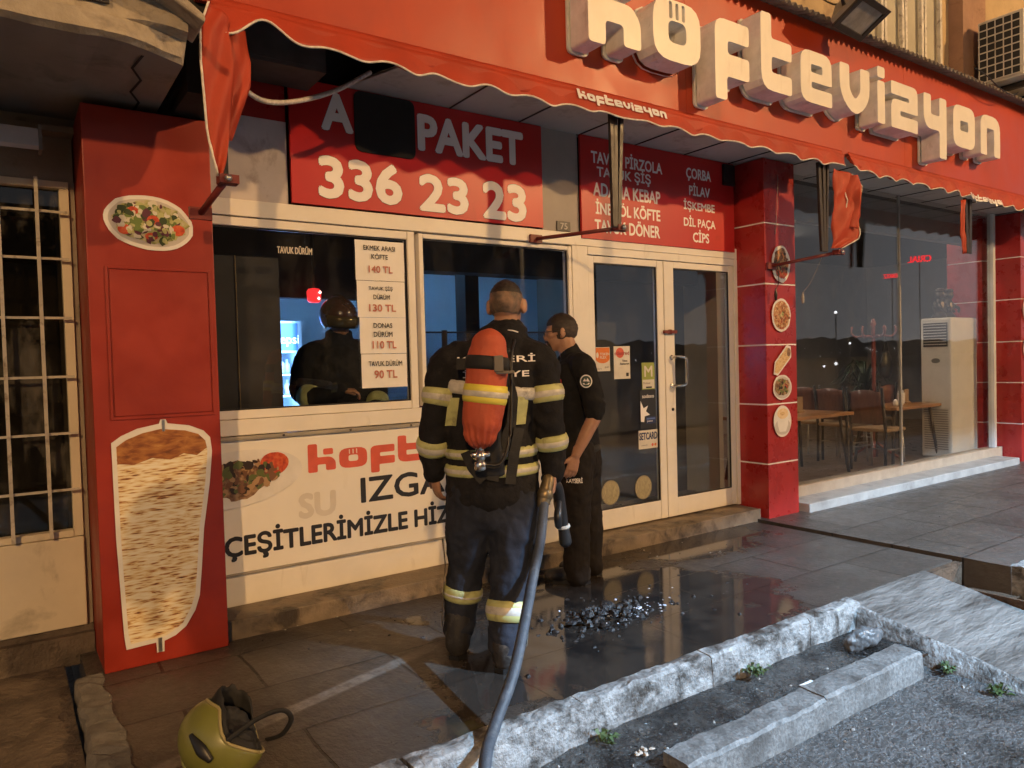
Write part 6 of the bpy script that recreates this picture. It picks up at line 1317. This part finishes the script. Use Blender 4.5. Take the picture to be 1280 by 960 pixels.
trs = fused(mb, .008, 2, folds(.010, 9., .9)); two = trs.build('trousers', M('brown_black_trouser_cloth', (.014, .0115, .0105), .8, spec=.2, var=.25, vscale=12, bump=.004, bscale=20), off)
boot(off, (.14, -.115, 0), (-.075, -.06, 0), (.10, -.115, .12), .058); boot(off, (.225, .09, 0), (.02, .16, 0), (.19, .09, .12), .058)
hair_cap(HO, lambda c: (c.z > .05 and c.y < .078) or (c.y < .025 and c.z > -.048) or (abs(c.x) > .05 and c.y < .05 and c.z > .005 and not (abs(c.y + .012) < .02 and c.z < .03)), 1.05, lambda c: c.z < .028 and c.z < .03 - .1 * c.y).build('hair', [hair_m, M('dark_clipped_hair', (.04, .026, .019), .6, var=.4, vscale=50, bump=.002, bscale=260)], off)
mb = MB(); T = lambda *p: HO @ Vector(p)
mb.ell(T(0, .098, -.048), (.028, .012, .007), 14, 8, HO.to_3x3().to_4x4()); mb.ell(T(0, .075, -.10), (.03, .022, .02), 14, 8, HO.to_3x3().to_4x4())
for s in (-1, 1): mb.chain([T(s * .028, .092, -.05), T(s * .036, .082, -.075), T(s * .028, .078, -.10)], [.007, .009, .012], 8)
fused(mb, .004, 1).build('beard', hair_m, off)
mb = MB(); gl_ = []
for s in (-1, 1):
    cx = s * .033; pts = [T(cx + .026 * math.cos(a * .3142), .103 - .10 * (cx + .026 * math.cos(a * .3142)) ** 2 * 30 * .1, .006 + .019 * math.sin(a * .3142)) for a in range(21)]; mb.tube(pts, .0022, 6)
    mb.tube([T(s * .060, .096, .012), T(s * .082, .05, .012), T(s * .086, -.01, .008), T(s * .083, -.03, -.006)], .0022, 6)
mb.tube([T(-.008, .108, .01), T(.008, .108, .01)], .0022, 6); mb.build('glasses', black_plastic, off)
treeS = BVHTree.FromPolygons(shirt.v, shirt.f); treeT = BVHTree.FromPolygons(trs.v, trs.f)
mb = MB(); at = on_surface(treeS, -1, 1, .004); c = (.178, 1.275)
for r, mi in ((.040, 0), (.033, 1)):
    n = 24; vs = [at(c[0], c[1])] + [at(c[0] + r * .92 * math.cos(i * 6.2832 / n), c[1] + r * math.sin(i * 6.2832 / n)) for i in range(n)]
    vs = [(p[0], p[1] - .0015 * mi, p[2]) for p in vs]; mb.add(vs, [(0, 1 + (i + 1) % n, 1 + i) for i in range(n)], False, mi)
for p in (((-.02, .0), (-.008, .018), (.0, .004), (.008, .02), (.022, -.002)), ((-.022, -.01), (.022, -.01), (.015, -.02), (-.015, -.02))):
    mb.add([(q[0], q[1] - .003, q[2]) for q in [at(c[0] + a, c[1] + b) for a, b in p]], [tuple(range(len(p)))], False, 0)
mb.build('sleeve_badge', [print_white, M('badge_dark_green', (.03, .06, .05), .5)], sho)
mb = MB(); at = on_surface(treeS, -1, 1, .004); vs = [at(x, z) for x, z in ((.005, 1.255), (.03, 1.24), (.03, 1.285), (.005, 1.315))]; mb.add(vs, [(0, 1, 2, 3)]); mb.build('chest_badge', M('red_badge', (.5, .02, .025), .5), sho)
mb = MB(); put_text(mb, 'KAYSERİ', .045, .145, .648, .684, 0, .02, at=on_surface(treeT, -1, 1, .004)); mb.build('lettering', print_white, two)
mb = MB(); L2 = Limb([(.127, 0, .78), (.122, 0, .90)], [(.17, .134), (.165, .134)], FW); L2.band(mb, .35, .62, .008); mb.build('belt', black_web, off)

# ---------------------------------------------------- helmeted fireman inside the shop
IO = (1.98, 5.02, FZ); IZ = R(168)
it = Limb([(0, 0, .80), (0, 0, 1.0), (0, 0, 1.25), (0, 0, 1.40), (0, .01, 1.50)], [(.2, .15), (.2, .15), (.22, .155), (.2, .13), (.1, .1)])
ia = Limb([(.13, 0, 1.42), (.22, 0, 1.36), (.27, .02, 1.15), (.20, .22, 1.10), (.05, .30, 1.14)], [.085, .09, .08, .072, .055])
ib = Limb([(-.13, 0, 1.42), (-.22, 0, 1.36), (-.26, 0, 1.15), (-.22, .16, 1.0), (-.12, .28, 1.0)], [.085, .09, .08, .072, .055])
la = Limb([(.09, 0, .82), (.10, .01, .45), (.10, 0, .05)], [.12, .09, .08]); lb_ = Limb([(-.09, 0, .82), (-.10, .01, .45), (-.10, 0, .05)], [.12, .09, .08])
HI = Matrix.Translation((0, .04, 1.62)) @ Matrix.Rotation(R(18), 4, 'Z') @ Matrix.Rotation(R(-12), 4, 'X')
mb = MB(); head(mb, HI); mb.chain([(0, 0, 1.42), (0, .02, 1.56)], [.06, .058], 16); it.solid(mb, 18, .8); ia.solid(mb, 12, .6); ib.solid(mb, 12, .6); la.solid(mb, 12, .7); lb_.solid(mb, 12, .7); mb.chain([(0, 0, .9), (0, 0, .75)], [(.15, .11), (.15, .11)], 16)
hand(mb, (.045, .30, 1.14), (-1, .15, 0), (0, -.2, -1), (0, 1, .2), (30, 40, 30)); hand(mb, (-.115, .285, 1.0), (.9, .3, 0), (0, -.2, -1), (0, 1, .2), (30, 40, 30))
ins = fused(mb, .007, 2).build('person', skin, label='helmeted firefighter standing inside behind the left window', cat='person', keep=True)
ins.location = IO; ins.rotation_euler = (0, 0, IZ); ins['_o'] = [0, 0, 0]
mb = MB(); it.solid(mb, 22); ia.solid(mb); ib.solid(mb); mb.chain([(0, .01, 1.48), (0, .02, 1.55)], [.1, .095], 18, capk=.1); ij = fused(mb, .01, 3, folds(.006)).build('jacket', turnout, ins)
mb = MB(); mb.chain([(0, 0, .9), (0, 0, .75)], [(.19, .14), (.19, .14)], 20); la.solid(mb); lb_.solid(mb); fused(mb, .01, 3, folds(.006)).build('trousers', turnout, ins)
for a_, b_ in ((.62, .74),): 
    for L in (ia, ib): mb = MB(); L.band(mb, a_, b_, .009); mb.build('reflective_band', lime, ij)
boot(ins, (.10, -.05, 0), (.11, .17, 0), (.10, 0, .2)); boot(ins, (-.10, -.05, 0), (-.11, .17, 0), (-.10, 0, .2))
def brim(y):
    t = min(max((y + .03) / .11, 0), 1); return lerp(-.075, .005, t * t * (3 - 2 * t))
def dome(k):
    """helmet dome down to the brim line; k scales it for the lining"""
    vs = []; fs = []; N, H = 48, 14
    for j in range(N):
        a = 2 * math.pi * j / N; zb_ = brim(-.015 + .152 * math.cos(a)); tb = math.acos(min(1, max(-1, (zb_ - .02) / .13)))
        for i in range(H + 1): th = tb * (i + .02) / (H + .02); vs.append(Vector((.122 * k * math.sin(th) * math.sin(a), -.015 + .152 * k * math.sin(th) * math.cos(a), .02 + .13 * k * math.cos(th))))
    for j in range(N):
        q = (j + 1) % N
        for i in range(H): fs.append((j * (H + 1) + i, j * (H + 1) + i + 1, q * (H + 1) + i + 1, q * (H + 1) + i))
    fs.append(tuple(reversed([j * (H + 1) for j in range(N)])))
    return vs, fs
def helmet(parent, M4, shell_m, visor_m):
    T = lambda *p: M4 @ Vector(p); M3 = M4.to_3x3().to_4x4()
    mb = MB(); vs, fs = dome(1.); vs = [M4 @ v for v in vs]
    mb.add(vs, fs, True); sh = mb.build('shell', shell_m, parent, solid=.008)
    mb = MB(); mb.chain([T(0, -.145, .06), T(0, -.10, .14), T(0, 0, .158), T(0, .09, .12)], [(.02, .012)] * 4, 10, M3 @ Vector((0, 0, 1)), 5); mb.build('ridge', shell_m, sh)
    if visor_m is None: return sh
    mb = MB(); vs = []; n = 18
    for i in range(n + 1):
        a = R(lerp(-75, 75, i / n))
        for z, k in ((.035, 1.03), (.01, 1.06), (-.02, 1.04), (-.045, .98)): vs.append(T(.126 * k * math.sin(a), .005 + .145 * k * math.cos(a), z))
    mb.add(vs, [(i * 4 + j, (i + 1) * 4 + j, (i + 1) * 4 + j + 1, i * 4 + j + 1) for i in range(n) for j in range(3)], True); mb.build('visor', visor_m, parent, solid=.004)
    return sh
ih = thing('helmet', 'dark glossy fire helmet on the head of a firefighter inside the window', 'helmet', IO, IZ, local=True)
helmet(ih, HI @ Matrix.Translation((0, 0, .02)), M('dark_maroon_helmet', (.05, .018, .012), .2, var=.2, coat=.6), M('gold_dark_visor', (.16, .12, .05), .12, metal=.6))

# ---------------------------------------------------- yellow helmet lying on the pavement
hl = thing('helmet', 'yellow green fire helmet lying on its side on the pavement', 'helmet', (.585, 2.66, 0), local=True)
shell_y = M('lime_yellow_helmet_shell', (.17, .175, .036), .42, var=.12, vscale=9, coat=.4, stain=(.16, .15, .05), sscale=8, slo=.55, shi=.75)
# resting on its crown, the opening turned up and to the right
zx = Vector((-.50, -.10, -.80)).normalized(); yx = Vector((.62, -.70, 0)); yx = (yx - zx * yx.dot(zx)).normalized(); xx = yx.cross(zx)
MH = Matrix(((xx.x, yx.x, zx.x, .015), (xx.y, yx.y, zx.y, 0), (xx.z, yx.z, zx.z, .140), (0, 0, 0, 1)))
sh = helmet(hl, MH, shell_y, None)
TH = lambda *p: MH @ Vector(p)
mb = MB(); vs, fs = dome(.93); mb.add([MH @ v for v in vs], fs, True); mb.build('liner', M('black_liner', (.01, .01, .011), .85, bump=.004, bscale=40), hl, solid=.006)
rim_pts = []
for k in range(49):
    a = k * 2 * math.pi / 48; zb_ = brim(-.015 + .152 * math.cos(a)) + .004; q_ = math.sqrt(max(.1, 1 - ((zb_ - .02) / .13) ** 2)); rim_pts.append(TH(.124 * q_ * math.sin(a), -.015 + .154 * q_ * math.cos(a), zb_))
mb = MB(); mb.tube(rim_pts, .0055, 8); mb.build('edge_trim', M('pale_edge_trim', (.32, .27, .12), .45), hl)
for s in (-1, 1):
    mb = MB(); mb.chain([TH(s * .118, .05, .07), TH(s * .128, .01, .055), TH(s * .13, -.05, .03)], [(.012, .006), (.02, .008), (.008, .005)], 12, MH.to_3x3() @ Vector((1, 0, 0)), 4); mb.build('side_plate', black_plastic, hl)
cen = sum(rim_pts[:48], Vector()) / 48; od = -zx; mb = MB(); vs = []
for k in range(49):
    p = rim_pts[k]; d = (p - cen).normalized(); far = max(0, d.dot(Vector((-.25, .97, 0)))) ; h = .012 + .075 * far ** .7 * (.85 + .5 * fbm((k * .2, 1, 0), .9, 2))
    if k == 48: p, d, far, h = rim_pts[0], (rim_pts[0] - cen).normalized(), 0, None
    if h is None: vs += vs[:5]; continue
    for i in range(5): t = i / 4; vs.append(p - d * (.012 + .02 * t) + (od + d * .12 * fbm((k * .2, t * 1.5, 2), .8, 2)) * h * t + Vector((0, 0, .006 * fbm((k * .5, t, 5), 1.5))))
mb.add(vs, [(k * 5 + i, k * 5 + i + 1, (k + 1) * 5 + i + 1, (k + 1) * 5 + i) for k in range(48) for i in range(4)], True); mb.build('neck_flap', black_web, hl, solid=.006)
mb = MB(); mb.ell(TH(0, .0, .0), (.09, .11, .05), 20, 12, MH.to_3x3().to_4x4()); mb.chain([TH(-.06, -.05, -.03), TH(0, -.02, -.06), TH(.06, .03, -.03)], [.02, .026, .02], 12)
fused(mb, .006, 2, lambda p, n: .008 * fbm(p, 22)).build('padding', black_web, hl)
mb = MB(); mb.chain([TH(.085, .10, -.02), TH(.06, .16, -.06), TH(.02, .19, -.12), TH(-.03, .17, -.14), TH(-.07, .12, -.09), TH(-.105, .07, .0)], [(.009, .004)] * 6, 8, (.2, .9, .1), 6); mb.build('chin_strap', black_web, hl)

# ================================================================ ACROSS THE STREET (seen in the glass)
ob = thing('opposite_building', 'long dark block of flats across the street', 'building', (3, -28, -.25))
mb = MB(); mb.box(-55, 32, -40, -28, -.25, 8.5); mb.build('wall', M('dark_night_wall', (.05, .048, .05), .8, var=.3, vscale=.4), ob)
mb = MB()
for i in range(22):
    for k in range(2): x = -54 + i * 4; z = 2.5 + k * 3; mb.box(x, x + 1.6, -27.98, -27.96, z, z + 1.5)
mb.build('windows', M('dark_window_glass', (.02, .022, .028), .15), ob)
ns = thing('shop_neon', 'red neon lettering on a low dark shop front across the street', 'neon sign', (54, -20, 4))
for s_, x, y, z, w_, h_ in (('CRIAL', 48.6, -15.9, 7.1, 1.35, .42), ('MERKEZ', 47.4, -17.05, 6.17, 1.0, .26)):
    u = Vector((-.45, -.89, 0)); o = Vector((x, y, z)); mb = MB()
    put_text(mb, s_, 0, 1, 0, 1, 0, .02, at=lambda a, b, o=o, w_=w_, h_=h_: o + u * (a - .5) * w_ + Vector((0, 0, b * h_))); mb.build('lettering', M('lit_red_neon', (.8, .05, .05), .4, emis=(1, .03, .04), estr=4.5), ns)
    mb = MB(); mb.tube([o + Vector((.2, -.1, .2)), o + Vector((.2, -.1, -z - .2))], .025, 8); mb.build('post', pole_m, ns)
lit = M('far_white_lamp', (1, 1, 1), .4, emis=(.95, .95, 1), estr=9.)
for i, (x, y, z, r, lb) in enumerate(((45.0, -19.5, 4.1, .09, 'far bright street lamp reflected high in the dining window'), (45.6, -18.9, 2.05, .07, 'far lower street lamp reflected in the dining window'), (44.95, -19.5, .75, .10, 'far bluish lamp near the road reflected in the dining window'), (44.4, -20.0, .6, .07, 'far faint lamp near the road reflected in the dining window'))):
    t = thing('street_lamp', lb, 'street lamp', (x, y, -.25)); mb = MB(); mb.ell((x, y, z), (r, r, r), 12, 8); mb.build('lamp', lit, t); mb = MB(); mb.tube([(x, y, -.25), (x, y, z - r)], .04, 8); mb.build('pole', pole_m, t)

mb = MB(); n = 160; vs = []
for i in range(n + 1):
    x = lerp(-60, 420, i / n); h = 5 + 7 * abs(fbm((x * .02, 3, 0), 1, 4)) + 2.5 * fbm((x * .12, 9, 0), 1, 3)
    vs += [(x, -170, -1), (x, -172, max(1.5, h)), (x, -230, -1)]
mb.add(vs, [(i * 3 + j, (i + 1) * 3 + j, (i + 1) * 3 + j + 1, i * 3 + j + 1) for i in range(n) for j in (0, 1)], True); mb.build('hills', M('dark_far_hill', (.16, .155, .16), .9), kind='structure')
t = thing('far_lights', 'string of tiny far town lights mirrored low in the dining window', 'lights', (130, -120, 0)); t['kind'] = 'stuff'
mb = MB()
for i in range(46):
    x = rnd.uniform(90, 330); y = -165; r = rnd.uniform(.05, .16); mb.ell((x, y, rnd.uniform(.5, 4)), (r, r, r), 6, 4)
mb.build('lamps', lit, t)
